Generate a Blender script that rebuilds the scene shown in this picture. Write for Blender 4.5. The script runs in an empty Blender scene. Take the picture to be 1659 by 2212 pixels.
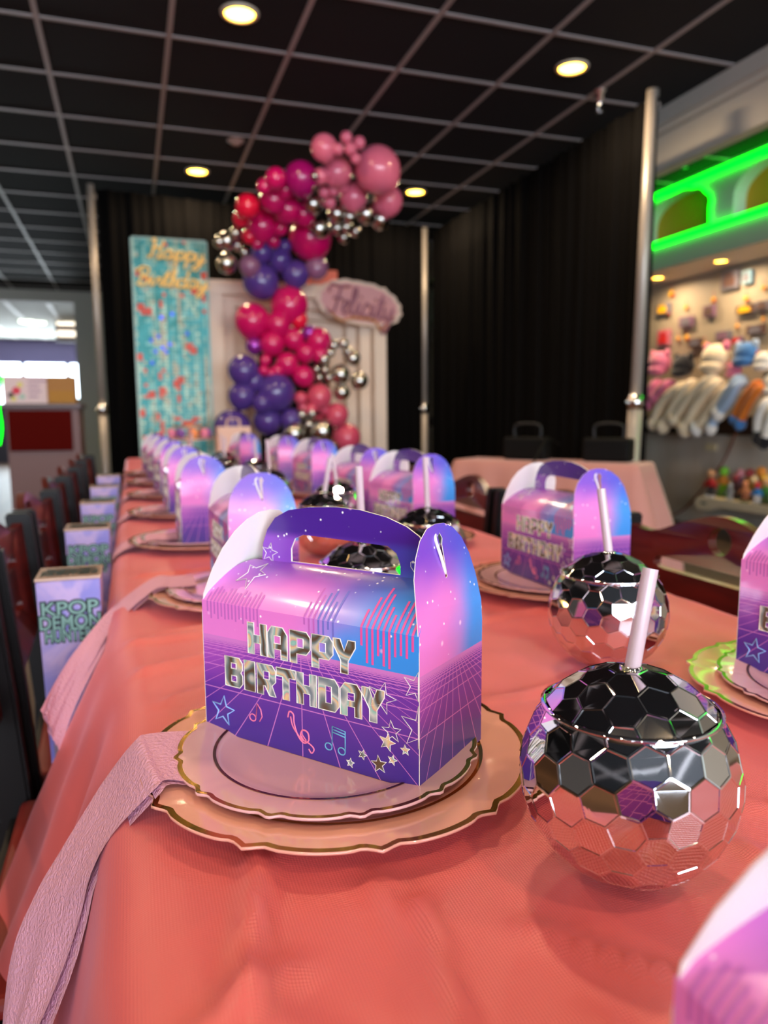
import bpy, bmesh, math, random
from mathutils import Vector, Matrix, noise
from mathutils.geometry import tessellate_polygon
sin, cos, pi = math.sin, math.cos, math.pi
rnd = random.Random(7)
S = bpy.context.scene
COL = S.collection

# ------------------------------------------------------------------ camera
CAMZ = 1.0
YAW, PITCH, ROLL = map(math.radians, (18.563, 7.338, -0.404))
F_PX, PCX, PCY = 1609.0, 829.5, 1106.0
Fv = Vector((sin(YAW)*cos(PITCH), cos(YAW)*cos(PITCH), -sin(PITCH)))
Rv = Vector((cos(YAW), -sin(YAW), 0)); Uv = Rv.cross(Fv)
R2 = Rv*cos(ROLL) + Uv*sin(ROLL); U2 = -Rv*sin(ROLL) + Uv*cos(ROLL)
cam_d = bpy.data.cameras.new('camera'); cam = bpy.data.objects.new('camera', cam_d); COL.objects.link(cam)
cam.matrix_world = Matrix(((R2.x, U2.x, -Fv.x, 0), (R2.y, U2.y, -Fv.y, 0), (R2.z, U2.z, -Fv.z, CAMZ), (0, 0, 0, 1)))
cam_d.sensor_fit = 'HORIZONTAL'; cam_d.sensor_width = 36; cam_d.lens = 36*F_PX/1659
cam_d.clip_start = 0.02; cam_d.clip_end = 100
cam_d.dof.use_dof = True; cam_d.dof.focus_distance = 0.47; cam_d.dof.aperture_fstop = 8.6
S.camera = cam
def ray(u, v): return R2*((u-PCX)/F_PX) - U2*((v-PCY)/F_PX) + Fv
def atx(u, v, x): r = ray(u, v); p = r*(x/r.x); p.z += CAMZ; return p
def aty(u, v, y): r = ray(u, v); p = r*(y/r.y); p.z += CAMZ; return p
def atz(u, v, z): r = ray(u, v); p = r*((z-CAMZ)/r.z); p.z += CAMZ; return p

# ------------------------------------------------------------------ light & exposure
vs = S.view_settings
vs.view_transform = 'Standard'; vs.look = 'None'; vs.gamma = 1; vs.use_curve_mapping = False; vs.exposure = 0.0
W = bpy.data.worlds.new('world'); S.world = W; W.use_nodes = True
W.node_tree.nodes['Background'].inputs[0].default_value = (0.55, 0.6, 0.8, 1)
W.node_tree.nodes['Background'].inputs[1].default_value = 0.14
LAMP_W = 15.0
WINDOW_E = 15.0
LAMPS = [(x, y) for y in (-3.45, -1.05, 1.39, 3.83, 6.24) for x in (-3.08, -1.25, 0.58, 2.40)]

# ------------------------------------------------------------------ helpers
def lin(c):
    if isinstance(c, str): c = tuple(int(c[i:i+2], 16)/255 for i in (0, 2, 4))
    return tuple(((v+0.055)/1.055)**2.4 if v > 0.04045 else v/12.92 for v in c[:3]) + (1,)
MATS = {}
def mat(name, c='808080', rough=.5, metal=0, emit=None, es=0, trans=0, coat=0, spec=.5, alpha=1, bump=None, ior=1.45, sheen=0, var=None):
    if name in MATS: return MATS[name]
    m = bpy.data.materials.new(name); m.use_nodes = True; nt = m.node_tree; b = nt.nodes['Principled BSDF']
    i = b.inputs
    i['Base Color'].default_value = lin(c); i['Roughness'].default_value = rough; i['Metallic'].default_value = metal
    i['Coat Weight'].default_value = coat; i['Specular IOR Level'].default_value = spec; i['IOR'].default_value = ior
    i['Coat Roughness'].default_value = .05
    i['Transmission Weight'].default_value = trans; i['Alpha'].default_value = alpha; i['Sheen Weight'].default_value = sheen
    if emit: i['Emission Color'].default_value = lin(emit); i['Emission Strength'].default_value = es
    if bump or var:
        tc = nt.nodes.new('ShaderNodeTexCoord')
    if bump:
        n = nt.nodes.new('ShaderNodeTexNoise'); n.inputs['Scale'].default_value = bump[0]; n.inputs['Detail'].default_value = 3
        bp = nt.nodes.new('ShaderNodeBump'); bp.inputs['Strength'].default_value = bump[1]; bp.inputs['Distance'].default_value = .01
        nt.links.new(tc.outputs['Object'], n.inputs['Vector']); nt.links.new(n.outputs['Fac'], bp.inputs['Height'])
        nt.links.new(bp.outputs['Normal'], i['Normal'])
    if var:   # (second colour, scale, stretch xyz)
        n = nt.nodes.new('ShaderNodeTexNoise'); n.inputs['Scale'].default_value = var[1]; n.inputs['Detail'].default_value = 4
        mp = nt.nodes.new('ShaderNodeMapping'); mp.inputs['Scale'].default_value = var[2]
        mx = nt.nodes.new('ShaderNodeMix'); mx.data_type = 'RGBA'
        nt.links.new(tc.outputs['Object'], mp.inputs[0]); nt.links.new(mp.outputs[0], n.inputs['Vector'])
        cr = nt.nodes.new('ShaderNodeMapRange'); cr.inputs[1].default_value = .35; cr.inputs[2].default_value = .65
        nt.links.new(n.outputs['Fac'], cr.inputs[0]); nt.links.new(cr.outputs[0], mx.inputs[0])
        mx.inputs[6].default_value = lin(c); mx.inputs[7].default_value = lin(var[0])
        nt.links.new(mx.outputs[2], i['Base Color'])
    MATS[name] = m; return m

class NB:   # tiny node-expression builder
    def __init__(s, name):
        s.m = bpy.data.materials.new(name); s.m.use_nodes = True; s.nt = s.m.node_tree
        s.b = s.nt.nodes['Principled BSDF']; MATS[name] = s.m
    def n(s, t, **k):
        x = s.nt.nodes.new(t)
        for a, v in k.items(): setattr(x, a, v)
        return x
    def put(s, sock, v):
        if hasattr(v, 'links') or isinstance(v, bpy.types.NodeSocket): s.nt.links.new(v, sock)
        else: sock.default_value = v
    def M(s, op, a, b=0, c=0):
        x = s.n('ShaderNodeMath', operation=op)
        for k, v in enumerate((a, b, c)): s.put(x.inputs[k], v)
        return x.outputs[0]
    def ss(s, v, lo, hi, smooth=True):
        x = s.n('ShaderNodeMapRange', interpolation_type='SMOOTHSTEP' if smooth else 'LINEAR')
        s.put(x.inputs[0], v); s.put(x.inputs[1], lo); s.put(x.inputs[2], hi); return x.outputs[0]
    def mix(s, f, a, b):
        x = s.n('ShaderNodeMix', data_type='RGBA'); s.put(x.inputs[0], f)
        s.put(x.inputs[6], lin(a) if isinstance(a, str) else a); s.put(x.inputs[7], lin(b) if isinstance(b, str) else b)
        return x.outputs[2]
    def obj(s):
        tc = s.n('ShaderNodeTexCoord'); sp = s.n('ShaderNodeSeparateXYZ'); s.nt.links.new(tc.outputs['Object'], sp.inputs[0])
        return tc.outputs['Object'], sp.outputs[0], sp.outputs[1], sp.outputs[2]

def meshobj(name, bm, mats, parent=None, smooth=False, angle=None):
    me = bpy.data.meshes.new(name); bm.normal_update(); bm.to_mesh(me); bm.free()
    if not isinstance(mats, (list, tuple)): mats = [mats]
    for m in mats: me.materials.append(m)
    if smooth:
        for p in me.polygons: p.use_smooth = True
        if angle: 
            try: me.set_sharp_from_angle(angle=math.radians(angle))
            except Exception: pass
    o = bpy.data.objects.new(name, me); COL.objects.link(o)
    if parent: o.parent = parent
    return o
def empty(name, loc=(0, 0, 0), rz=0):
    o = bpy.data.objects.new(name, None); COL.objects.link(o); o.location = loc; o.rotation_euler = (0, 0, rz); o.empty_display_size = .05
    return o
def tag(o, label, cat, group=None, kind=None):
    o['label'] = label; o['category'] = cat
    if group: o['group'] = group
    if kind: o['kind'] = kind
    return o
def struct(name, bm, m, smooth=False):
    o = meshobj(name, bm, m, smooth=smooth); o['kind'] = 'structure'; return o
def copy_tree(o, parent=None):
    c = o.copy(); COL.objects.link(c); c.parent = parent
    for ch in list(o.children): copy_tree(ch, c)
    return c

def box(bm, x0, x1, y0, y1, z0, z1, mi=0, M=None):
    vs_ = [bm.verts.new((x, y, z)) for x in (x0, x1) for y in (y0, y1) for z in (z0, z1)]
    if M:
        for v in vs_: v.co = M @ v.co
    fs = []
    for q in ((0, 1, 3, 2), (4, 6, 7, 5), (0, 4, 5, 1), (2, 3, 7, 6), (0, 2, 6, 4), (1, 5, 7, 3)):
        f = bm.faces.new([vs_[k] for k in q]); f.material_index = mi; fs.append(f)
    return vs_, fs
def bevelbox(bm, x0, x1, y0, y1, z0, z1, r=.004, mi=0, seg=2, M=None):
    vs_, fs = box(bm, x0, x1, y0, y1, z0, z1, mi, M)
    es = list({e for f in fs for e in f.edges})
    bmesh.ops.bevel(bm, geom=es, offset=r, segments=seg, affect='EDGES', profile=.6)
def tube(bm, pts, r, seg=8, mi=0, closed=False, caps=True):
    pts = [Vector(p) for p in pts]; n = len(pts); rings = []
    rr = r if isinstance(r, (list, tuple)) else [r]*n
    up = None
    for i, p in enumerate(pts):
        a = pts[i-1] if (i > 0 or closed) else p; b = pts[(i+1) % n] if (i < n-1 or closed) else p
        t = (b-a)
        if t.length < 1e-9: t = Vector((0, 0, 1))
        t.normalize()
        if up is None: up = t.orthogonal().normalized()
        else:
            up = up - t*up.dot(t)
            up = up.normalized() if up.length > 1e-6 else t.orthogonal().normalized()
        w = t.cross(up)
        rings.append([bm.verts.new(p + (up*cos(2*pi*k/seg) + w*sin(2*pi*k/seg))*rr[i]) for k in range(seg)])
    m = n if closed else n-1
    for i in range(m):
        A, B = rings[i], rings[(i+1) % n]
        for k in range(seg):
            f = bm.faces.new((A[k], A[(k+1) % seg], B[(k+1) % seg], B[k])); f.material_index = mi; f.smooth = True
    if caps and not closed:
        f = bm.faces.new(rings[0][::-1]); f.material_index = mi
        f = bm.faces.new(rings[-1]); f.material_index = mi
def lathe(bm, prof, seg=48, mi=0, rfun=None, cx=0, cy=0):
    rings = []
    for r, z in prof:
        if r < 1e-6: rings.append([bm.verts.new((cx, cy, z))])
        else: rings.append([bm.verts.new((cx+r*(rfun(2*pi*k/seg, r) if rfun else 1)*cos(2*pi*k/seg), cy+r*(rfun(2*pi*k/seg, r) if rfun else 1)*sin(2*pi*k/seg), z)) for k in range(seg)])
    for A, B in zip(rings, rings[1:]):
        for k in range(seg):
            a = A if len(A) == 1 else (A[k], A[(k+1) % seg]); b = B if len(B) == 1 else (B[k], B[(k+1) % seg])
            if len(A) == 1 and len(B) == 1: continue
            vsq = (list(a) if len(A) > 1 else [A[0]]) + (list(b)[::-1] if len(B) > 1 else [B[0]])
            f = bm.faces.new(vsq); f.material_index = mi; f.smooth = True
def sphere(bm, c, r, sx=1, sy=1, sz=1, mi=0, seg=16, rot=None):
    M = Matrix.Translation(c) @ (rot if rot else Matrix.Identity(4)) @ Matrix.Diagonal((r*sx, r*sy, r*sz, 1))
    g = bmesh.ops.create_uvsphere(bm, u_segments=seg, v_segments=max(6, seg//2), radius=1, matrix=M)
    for v in g['verts']:
        for f in v.link_faces: f.material_index = mi; f.smooth = True
def plate(bm, loops, fn, t=.0005, mf=0, mb=None, me=None):
    """flat sheet with holes: loops of 2D points, fn(a, b, k) -> 3D where k=0 front, k=1 back"""
    mb = mf if mb is None else mb; me = mf if me is None else me
    tri = tessellate_polygon([[Vector((p[0], p[1], 0)) for p in L] for L in loops])
    flat = [p for L in loops for p in L]
    Fr = [bm.verts.new(fn(p[0], p[1], 0)) for p in flat]; Bk = [bm.verts.new(fn(p[0], p[1], 1)) for p in flat]
    for a, b, c in tri:
        p, q, r_ = flat[a], flat[b], flat[c]
        area = (q[0]-p[0])*(r_[1]-p[1]) - (q[1]-p[1])*(r_[0]-p[0])
        if abs(area) < 1e-12: continue
        if area < 0: b, c = c, b
        try:
            f = bm.faces.new((Fr[a], Fr[b], Fr[c])); f.material_index = mf
            f = bm.faces.new((Bk[a], Bk[c], Bk[b])); f.material_index = mb
        except ValueError: pass
    k = 0
    for L in loops:
        n = len(L)
        for i in range(n):
            j = (i+1) % n
            try:
                f = bm.faces.new((Fr[k+i], Bk[k+i], Bk[k+j], Fr[k+j])); f.material_index = me
            except ValueError: pass
        k += n
def smoothpath(pts, n=8, closed=False):
    P = [Vector(p) for p in pts]; out = []
    N = len(P); rng = range(N if closed else N-1)
    for i in rng:
        p0 = P[(i-1) % N] if (closed or i > 0) else P[0]; p1 = P[i]; p2 = P[(i+1) % N]; p3 = P[(i+2) % N] if (closed or i+2 < N) else P[-1]
        for k in range(n):
            t = k/n
            out.append(.5*((2*p1)+(-p0+p2)*t+(2*p0-5*p1+4*p2-p3)*t*t+(-p0+3*p1-3*p2+p3)*t**3))
    if not closed: out.append(P[-1])
    return out

# ------------------------------------------------------------------ materials
M_black_tile = mat('ceiling_tile_black', '17181b', .85, bump=(60, .2))
M_grid = mat('ceiling_grid_metal', 'aca4a2', .45)
M_floor = mat('floor_wood', '6b4a30', .45, var=('3c2718', 3, (1, .12, 1)))
M_wallw = mat('wall_white', 'c9c3b8', .6)
M_greywall = mat('wall_grey_panel', 'cfc9be', .6, var=('a08c74', 1.3, (1, 1, .25)))
M_curtain = mat('black_drape', '060505', .9, spec=.12)
M_pole = mat('brushed_pole', 'b3aaa0', .4, metal=.35)
M_mahog = mat('mahogany', '5c1510', .28, coat=.5, var=('3c0b0a', 6, (1, 1, 6)))
M_blackwood = mat('black_wood', '0a0708', .42, spec=.3)
M_chrome = mat('chrome', 'e4e6e8', .03, metal=1)
M_chromer = mat('chrome_soft', 'dfe0e2', .12, metal=1)
M_gold = mat('gold_foil', 'c08a2e', .16, metal=1)
M_plate = mat('pink_plastic', 'e3a493', .12, coat=.7)
M_plate2 = mat('pale_pink_plastic', 'ddabae', .12, coat=.7)
M_straw = mat('frosted_straw', 'd8c4d0', .25, alpha=.8, coat=.3)
M_white = mat('white_card', 'ece9e4', .5)
M_napkin = mat('lilac_paper', 'd9a0bb', .75, bump=(350, .5))
M_green = mat('green_led', '00ff20', .5, emit='00ff18', es=5)
M_neonw = mat('warm_neon', 'f0c878', .5, emit='f5bf68', es=.32)

# ------------------------------------------------------------------ structure
CZ = 2.906
bm = bmesh.new(); box(bm, -9, 9, -6, 21, -.1, 0); struct('floor', bm, M_floor)
bm = bmesh.new(); box(bm, -9, 3.3, -5, 12.6, CZ, CZ+.1); box(bm, 3.3, 4.45, -5, 12.6, CZ+.001, CZ+.1); struct('ceiling', bm, M_black_tile)
bm = bmesh.new()
gx = .271
xs = [gx + .61*k for k in range(-15, 5)]
for x in xs: box(bm, x-.013, x+.013, -5, 12.6, CZ-.007, CZ-.0005)
ys = [3.535+.6185*k for k in range(-13, 15)]
for y in ys: box(bm, -9, 3.27, y-.0115, y+.0115, CZ-.0064, CZ-.0004)
for y in ys: box(bm, 3.38, 4.4, y-.0115, y+.0115, CZ-.0064, CZ-.0004)
struct('trim_1', bm, M_grid)
# white beam that runs along the right side, with a stepped cap
bm = bmesh.new(); box(bm, 3.30, 3.38, -5, 9, CZ-.355, CZ-.002)
box(bm, 3.24, 3.30, -5, 9, CZ-.10, CZ-.002); box(bm, 3.265, 3.30, -5, 9, CZ-.14, CZ-.10)
struct('trim_2', bm, M_wallw)
# right wall: upper band with arched niches
XW = 4.4; ZN0 = CAMZ+1.43; ZN1 = CZ
M_niche = mat('niche_amber', 'e89c28', .6)
M_band = mat('niche_wall', 'd8e0d4', .6)
def arch(yc, w, z0, z1, n=18):
    pts = [(yc-w/2, z0)] ; zc = z0 + (z1-z0)*.35
    pts += [(yc - w/2*cos(pi*k/n), zc + (z1-zc)*sin(pi*k/n)**.8) for k in range(n+1)]
    return pts + [(yc+w/2, z0)]
bm = bmesh.new()
nich = [(5.36, .80), (4.32, .84), (3.3, .84), (6.4, .8)]
loops = [[(-4.9, ZN0), (12.5, ZN0), (12.5, ZN1), (-4.9, ZN1)]] + [arch(y, w, ZN0+.06, ZN0+.40)[::-1] for y, w in nich]
plate(bm, loops, lambda a, b, k: Vector((XW + k*.12, a, b)), mf=0)
struct('wall_right', bm, M_band)
bm = bmesh.new(); box(bm, XW+.12, XW+.14, -4.9, 12.5, ZN0, ZN1); struct('trim_3', bm, M_niche)
for i, (y, w) in enumerate(nich[:3]):
    bm = bmesh.new(); P = [Vector((XW-.014, a, b)) for a, b in arch(y, w, ZN0+.05, ZN0+.41)]
    P = P if i == 0 else P[:]
    # wavy led tape around one side of the arch
    tube(bm, smoothpath([p + Vector((0, .008*sin(k*2.1), .008*cos(k*2.1))) for k, p in enumerate(P[:13])], 4), .011, 8)
    tag(meshobj('led_rope', bm, M_green), ['green light rope bent round the arched niche nearest the white post', 'green light rope on the arched niche at the right photo edge', 'green light rope on the arch beyond the right photo edge'][i], 'light strip', 'green light ropes round the niches')
bm = bmesh.new(); box(bm, XW-.03, XW-.002, -1, 9, CZ-.07, CZ-.022); tag(meshobj('led_strip', bm, M_green), 'bright green light strip along the top of the arched wall', 'light strip')
bm = bmesh.new(); box(bm, XW-.03, XW-.002, -1, 9, ZN0-.0, ZN0+.045); tag(meshobj('led_strip', bm, M_green), 'bright green light strip along the ledge under the arched niches', 'light strip')
bm = bmesh.new(); box(bm, XW-.02, XW, -4.9, 12.5, CZ-.02, CZ); struct('trim_4', bm, M_wallw)
# soffit below the niches and the merchandise wall behind it
XM = 4.9; ZS = CAMZ+1.24
bm = bmesh.new(); box(bm, XW, XM, -4.9, 12.5, ZS, ZN0-.001); struct('trim_5', bm, M_wallw)
bm = bmesh.new(); box(bm, XM, XM+.1, -4.9, 12.5, CAMZ-.02, ZS); struct('wall_shop', bm, mat('wall_cream', 'a2947f', .55))
bm = bmesh.new(); box(bm, XM-.02, XM+.1, -4.9, 12.5, 0, CAMZ-.18); struct('wall_lower', bm, M_greywall)
bm = bmesh.new(); box(bm, XM-.06, XM+.1, -4.9, 12.5, CAMZ-.18, CAMZ-.02); struct('trim_6', bm, mat('dark_ledge', '241510', .4))
# far end wall, opening on the left to the bright front room
bm = bmesh.new(); box(bm, -.72, 9, 12.5, 12.7, 0, CZ); box(bm, -9, -.72, 12.5, 12.7, CZ-.17, CZ); box(bm, -9, -4, 12.5, 12.7, 0, CZ)
struct('wall_back', bm, M_wallw)
bm = bmesh.new(); box(bm, -.74, -.42, 12.40, 12.5, 0, 2.8); box(bm, -.78, -.40, 12.36, 12.5, 1.16, 1.3); struct('trim_7', bm, M_wallw)
ZF = CAMZ+1.79
bm = bmesh.new(); box(bm, -9, 3, 12.7, 19.5, ZF, ZF+.1); struct('ceiling_front_room', bm, mat('ceiling_white', 'd6dad0', .7))
bm = bmesh.new()
for k in range(8): box(bm, -4.2+.61*k-.03, -4.2+.61*k+.03, 12.7, 19.4, ZF-.01, ZF-.001)
struct('trim_8', bm, mat('grid_white', 'f2f2ee', .5))
bm = bmesh.new(); box(bm, -9, 3, 19.0, 19.2, CAMZ+1.33, ZF); box(bm, -9, 3, 18.95, 19.25, CAMZ+1.26, CAMZ+1.33); struct('wall_front_room', bm, mat('soffit_purple', '8a7fae', .6))
M_day = mat('daylight_glass', 'ffffff', .3, emit='dff2ff', es=9)
for k in range(4):
    bm = bmesh.new(); x0 = -3.2+.95*k; box(bm, x0, x0+.87, 19.1, 19.12, CAMZ+.35, CAMZ+1.26)
    o = struct('window_%d' % (k+1), bm, M_day)
bm = bmesh.new(); box(bm, -9, 3, 19.0, 19.2, 0, CAMZ+.35)
for k in range(5): box(bm, -3.28+.95*k, -3.2+.95*k, 19.0, 19.15, CAMZ+.35, CAMZ+1.26)
struct('trim_9', bm, mat('sill_dark', '4a4552', .5))
bm = bmesh.new(); box(bm, -9.1, -9, -5, 20, 0, CZ); struct('wall_left', bm, mat('wall_beige', '8c8076', .7))
# wall behind the camera with its big shop windows (daylight)
bm = bmesh.new(); box(bm, -9, 5, -5.1, -5, 0, .75); box(bm, -9, 5, -5.1, -5, 2.55, CZ); box(bm, -9, -3.4, -5.1, -5, .75, 2.55); box(bm, 3.6, 5, -5.1, -5, .75, 2.55)
for k in range(1, 4): box(bm, -3.4+1.75*k-.05, -3.4+1.75*k+.05, -5.1, -5, .75, 2.55)
struct('wall_front', bm, mat('wall_beige'))
M_win = mat('window_daylight', 'ffffff', .3, emit='e2eeff', es=WINDOW_E)
for k in range(4):
    bm = bmesh.new(); box(bm, -3.4+1.75*k+.05, -3.4+1.75*k+1.70, -5.08, -5.05, .75, 2.55); struct('window_%d' % (k+5), bm, M_win)

# ------------------------------------------------------------------ recessed ceiling lamps
M_trimring = mat('lamp_trim', 'cfc4ae', .35)
M_lamp = mat('lamp_glow', 'ffd87a', .4, emit='ffb838', es=34)
def lampthing(x, y, z, r, watt, label, grp, cx=(1, .76, .50)):
    t = empty('ceiling_light', (x, y, z)); tag(t, label, 'ceiling light', grp)
    bm = bmesh.new(); lathe(bm, [(r*1.32, 0), (r*1.30, -.008), (r*1.05, -.012), (r*1.0, -.004), (r*1.0, 0)], 40); meshobj('trim_ring', bm, M_trimring, t)
    bm = bmesh.new(); lathe(bm, [(0, -.006), (r*.7, -.0065), (r*1.0, -.003)], 32); meshobj('lens', bm, M_lamp, t)
    ld = bpy.data.lights.new('lamp', 'AREA'); ld.shape = 'DISK'; ld.size = r*1.9; ld.energy = watt; ld.color = cx; ld.spread = math.radians(170)
    lo = bpy.data.objects.new('lamp_light', ld); COL.objects.link(lo); lo.parent = t; lo.location = (0, 0, -.016)
    return t
names = {(0.58, 3.83): 'round warm recessed ceiling light at the top edge of the photo', (2.40, 3.83): 'round warm recessed ceiling light near the white post and sprinkler',
         (0.58, 6.24): 'round warm recessed ceiling light above the sequin panel', (2.40, 6.24): 'round warm recessed ceiling light right of the pink balloons'}
for x, y in LAMPS:
    lampthing(x, y, CZ, .07, LAMP_W, names.get((x, y), 'round warm recessed ceiling light outside the photographed part of the ceiling'), 'recessed ceiling lights')
for x, y, l in ((4.62, 5.85, 'small bright recessed light under the soffit right beside the white post'), (4.62, 5.08, 'small bright recessed light under the soffit, right of the one beside the post'), (4.62, 4.3, 'small recessed soffit light beyond the right photo edge')):
    lampthing(x, y, ZS, .05, 9, l, 'soffit lights over the toy wall')
# light of the front room seen far left
ld = bpy.data.lights.new('front_window_daylight', 'AREA'); ld.shape = 'RECTANGLE'; ld.size = 3.8; ld.size_y = .9; ld.energy = 110; ld.color = (.9, .97, 1)
lo = bpy.data.objects.new('front_window_light', ld); COL.objects.link(lo); lo.location = (-1.4, 18.9, CAMZ+.8); lo.rotation_euler = (-pi/2, 0, 0)
for k, (u, v) in enumerate(((57, 693), (83, 696), (25, 718))):
    p = atz(u, v, ZF); t = empty('ceiling_light', (p.x, p.y, ZF)); tag(t, ['far round white light in the front room ceiling, left of the menu screens', 'far round white light just left of the menu screens, the right one of the pair', 'far round white light nearest the purple soffit'][k], 'ceiling light', 'front room lights')
    bm = bmesh.new(); lathe(bm, [(.13, 0), (.12, -.03), (0, -.035)], 24); meshobj('lens', bm, mat('white_glow', 'ffffff', emit='f4ffe8', es=4), t)
# menu screens glowing high in the front room
t = empty('menu_screen', (0, 0, 0)); tag(t, 'glowing wide screen hung from the front room ceiling beyond the left post', 'screen')
a, b_ = aty(122, 688, 15.5), aty(184, 702, 15.5)
bm = bmesh.new(); box(bm, a.x-.03, b_.x+.05, 15.5, 15.6, a.z-.42, a.z+.26); meshobj('housing', bm, mat('screen_brown', '4a2410', .5), t)
bm = bmesh.new(); box(bm, a.x, b_.x, 15.47, 15.5, b_.z-.02, a.z-.02); meshobj('lit_panel', bm, mat('screen_glow', 'ffffff', emit='fff0d8', es=2.2), t)
bm = bmesh.new(); box(bm, a.x, b_.x, 15.47, 15.5, a.z-.33, a.z-.22); meshobj('lit_panel', bm, mat('screen_glow'), t)
# green neon at the left photo edge
bm = bmesh.new(); q = [aty(-3+3*sin(k), 800+16*k, 8.5) for k in range(11)]; tube(bm, q, .022, 8); tag(meshobj('led_rope', bm, M_green), 'green glowing light rope hanging at the left photo edge by the counter', 'light strip')
# detector, sprinklers
t = empty('smoke_detector', (.78, 5.5, CZ)); tag(t, 'small round reddish ceiling sensor between the two left ceiling lights', 'smoke detector')
bm = bmesh.new(); lathe(bm, [(.06, 0), (.06, -.006), (.045, -.012), (.03, -.03), (0, -.034)], 28); meshobj('body', bm, mat('sensor', 'a98c80', .4), t)
def sprinkler(x, y, z, l, s=1):
    t = empty('sprinkler', (x, y, z)); tag(t, l, 'sprinkler', 'ceiling sprinklers')
    bm = bmesh.new(); lathe(bm, [(.036*s, 0), (.036*s, -.01*s), (.02*s, -.02*s), (.02*s, -.06*s), (.012*s, -.065*s), (.012*s, -.085*s)], 20); meshobj('stem', bm, M_chromer, t)
    bm = bmesh.new(); tube(bm, [(-.014*s, 0, -.08*s), (-.016*s, 0, -.1*s), (0, 0, -.115*s), (.016*s, 0, -.1*s), (.014*s, 0, -.08*s)], .003*s); lathe(bm, [(0, -.118*s), (.018*s, -.12*s), (0, -.123*s)], 12); meshobj('deflector', bm, M_chromer, t)
sprinkler(2.72, 4.03, CZ, 'silver sprinkler head hanging from the black ceiling near the white post', 1.05)
sprinkler(3.95, 4.75, CZ, 'small sprinkler head on the green lit ceiling behind the beam', .9)

# ------------------------------------------------------------------ pipe and drape
PX, PY0, PY1, PZ = 2.82, 3.70, 6.85, CAMZ+1.79
def pole(x, y, l, r=.026, top=PZ, tilt=0):
    t = empty('drape_pole', (x-tilt*top, y, 0)); t.rotation_euler.y = tilt; tag(t, l, 'pole', 'metal poles holding the black drapes')
    bm = bmesh.new(); tube(bm, [(0, 0, .01), (0, 0, 1.06)], r*1.25, 20); meshobj('lower_tube', bm, M_pole, t)
    bm = bmesh.new(); tube(bm, [(0, 0, 1.06), (0, 0, top)], r, 20); meshobj('upper_tube', bm, M_pole, t)
    bm = bmesh.new(); tube(bm, [(0, 0, 1.03), (0, 0, 1.11)], r*1.5, 20); tube(bm, [(0, 0, 1.07), (-r*2.2, -.01, 1.07)], .008); meshobj('collar', bm, M_chromer, t)
    bm = bmesh.new(); bevelbox(bm, -.2, .2, -.2, .2, 0, .01, .003); meshobj('base_plate', bm, M_pole, t)
pole(PX+.02, PY0, 'tall thick metal pole at the near end of the side drape, beside the toy wall', .033, tilt=.024)
pole(PX-.14, PY1-.12, 'thin metal pole in the corner between the two black drapes', .024, PZ-.05)
pole(-.215, PY1-.42, 'metal pole at the left end of the back drape, by the column', .026)
def drape(name, p0, p1, ztop, label, n=240, amp=.035):
    bm = bmesh.new(); p0, p1 = Vector(p0), Vector(p1); d = (p1-p0); nrm = Vector((-d.y, d.x, 0)).normalized(); rows = []
    nz = 8
    for j in range(nz+1):
        z = .02 + (ztop-.02)*j/nz; row = []
        for i in range(n+1):
            s = i/n; ph = s*d.length
            f = sin(ph*34+2*noise.noise((ph*2, 0, 3))*3)*.6 + .5*sin(ph*71+noise.noise((ph*3, z*.3, 1))*4)
            row.append(bm.verts.new(p0 + d*s + nrm*(amp*f*(1-.35*j/nz)) + Vector((0, 0, z))))
        rows.append(row)
    for a, b in zip(rows, rows[1:]):
        for i in range(n): f = bm.faces.new((a[i], a[i+1], b[i+1], b[i])); f.smooth = True
    o = meshobj(name, bm, M_curtain, smooth=True)
    md = o.modifiers.new('thick', 'SOLIDIFY'); md.thickness = .004
    tag(o, label, 'curtain', 'black pipe and drape curtains'); return o
drape('black_drape', (-.17, PY1-.40, 0), (PX-.03, PY1, 0), PZ-.02, 'long black pleated curtain behind the balloons and the white frame')
drape('black_drape', (PX, PY1+.03, 0), (PX+.005, PY0-.045, 0), PZ-.05, 'black pleated side curtain between the thin corner pole and the thick white pole')
for a, b, l in (((-.20, PY1-.33, PZ-.06), (PX-.14, PY1+.05, PZ-.06), 'thin metal crossbar carrying the black back curtain'), ((PX+.06, PY1-.12, PZ-.07), (PX+.06, PY0, PZ-.07), 'thin metal crossbar carrying the black side curtain')):
    bm = bmesh.new(); tube(bm, [a, b], .014, 12); tag(meshobj('drape_crossbar', bm, M_pole), l, 'crossbar', 'drape crossbars')

# ------------------------------------------------------------------ left background: cash counter
CY = 5.6
a = aty(10, 872, CY); c = aty(170, 872, CY); zt = a.z
t = empty('cash_counter', ((a.x+c.x)/2, CY, 0)); tag(t, 'mauve brown counter with a dark red panel at the far left', 'counter')
w = (c.x-a.x)/2
M_mauve = mat('laminate_mauve', '6e5150', .5)
bm = bmesh.new(); bevelbox(bm, -w, w, 0, .5, 0, zt-.03); meshobj('body', bm, M_mauve, t)
bm = bmesh.new(); bevelbox(bm, -w+.015, w-.05, -.02, -.001, zt-.32, zt-.045); meshobj('red_panel', bm, mat('panel_dark_red', '4c0906', .8, spec=.05), t)
bm = bmesh.new(); bevelbox(bm, -w-.02, w+.02, -.03, .52, zt-.03, zt); meshobj('counter_top', bm, mat('top_brown', '4a302c', .35), t)
p0, p1 = aty(8, 868, CY+.1), aty(100, 820, CY+.1)
t = empty('tabletop_sign', ((p0.x+p1.x)/2, CY+.1, zt)); tag(t, 'white menu card with a coloured picture standing on the counter', 'sign')
sw = (p1.x-p0.x)/2
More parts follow.
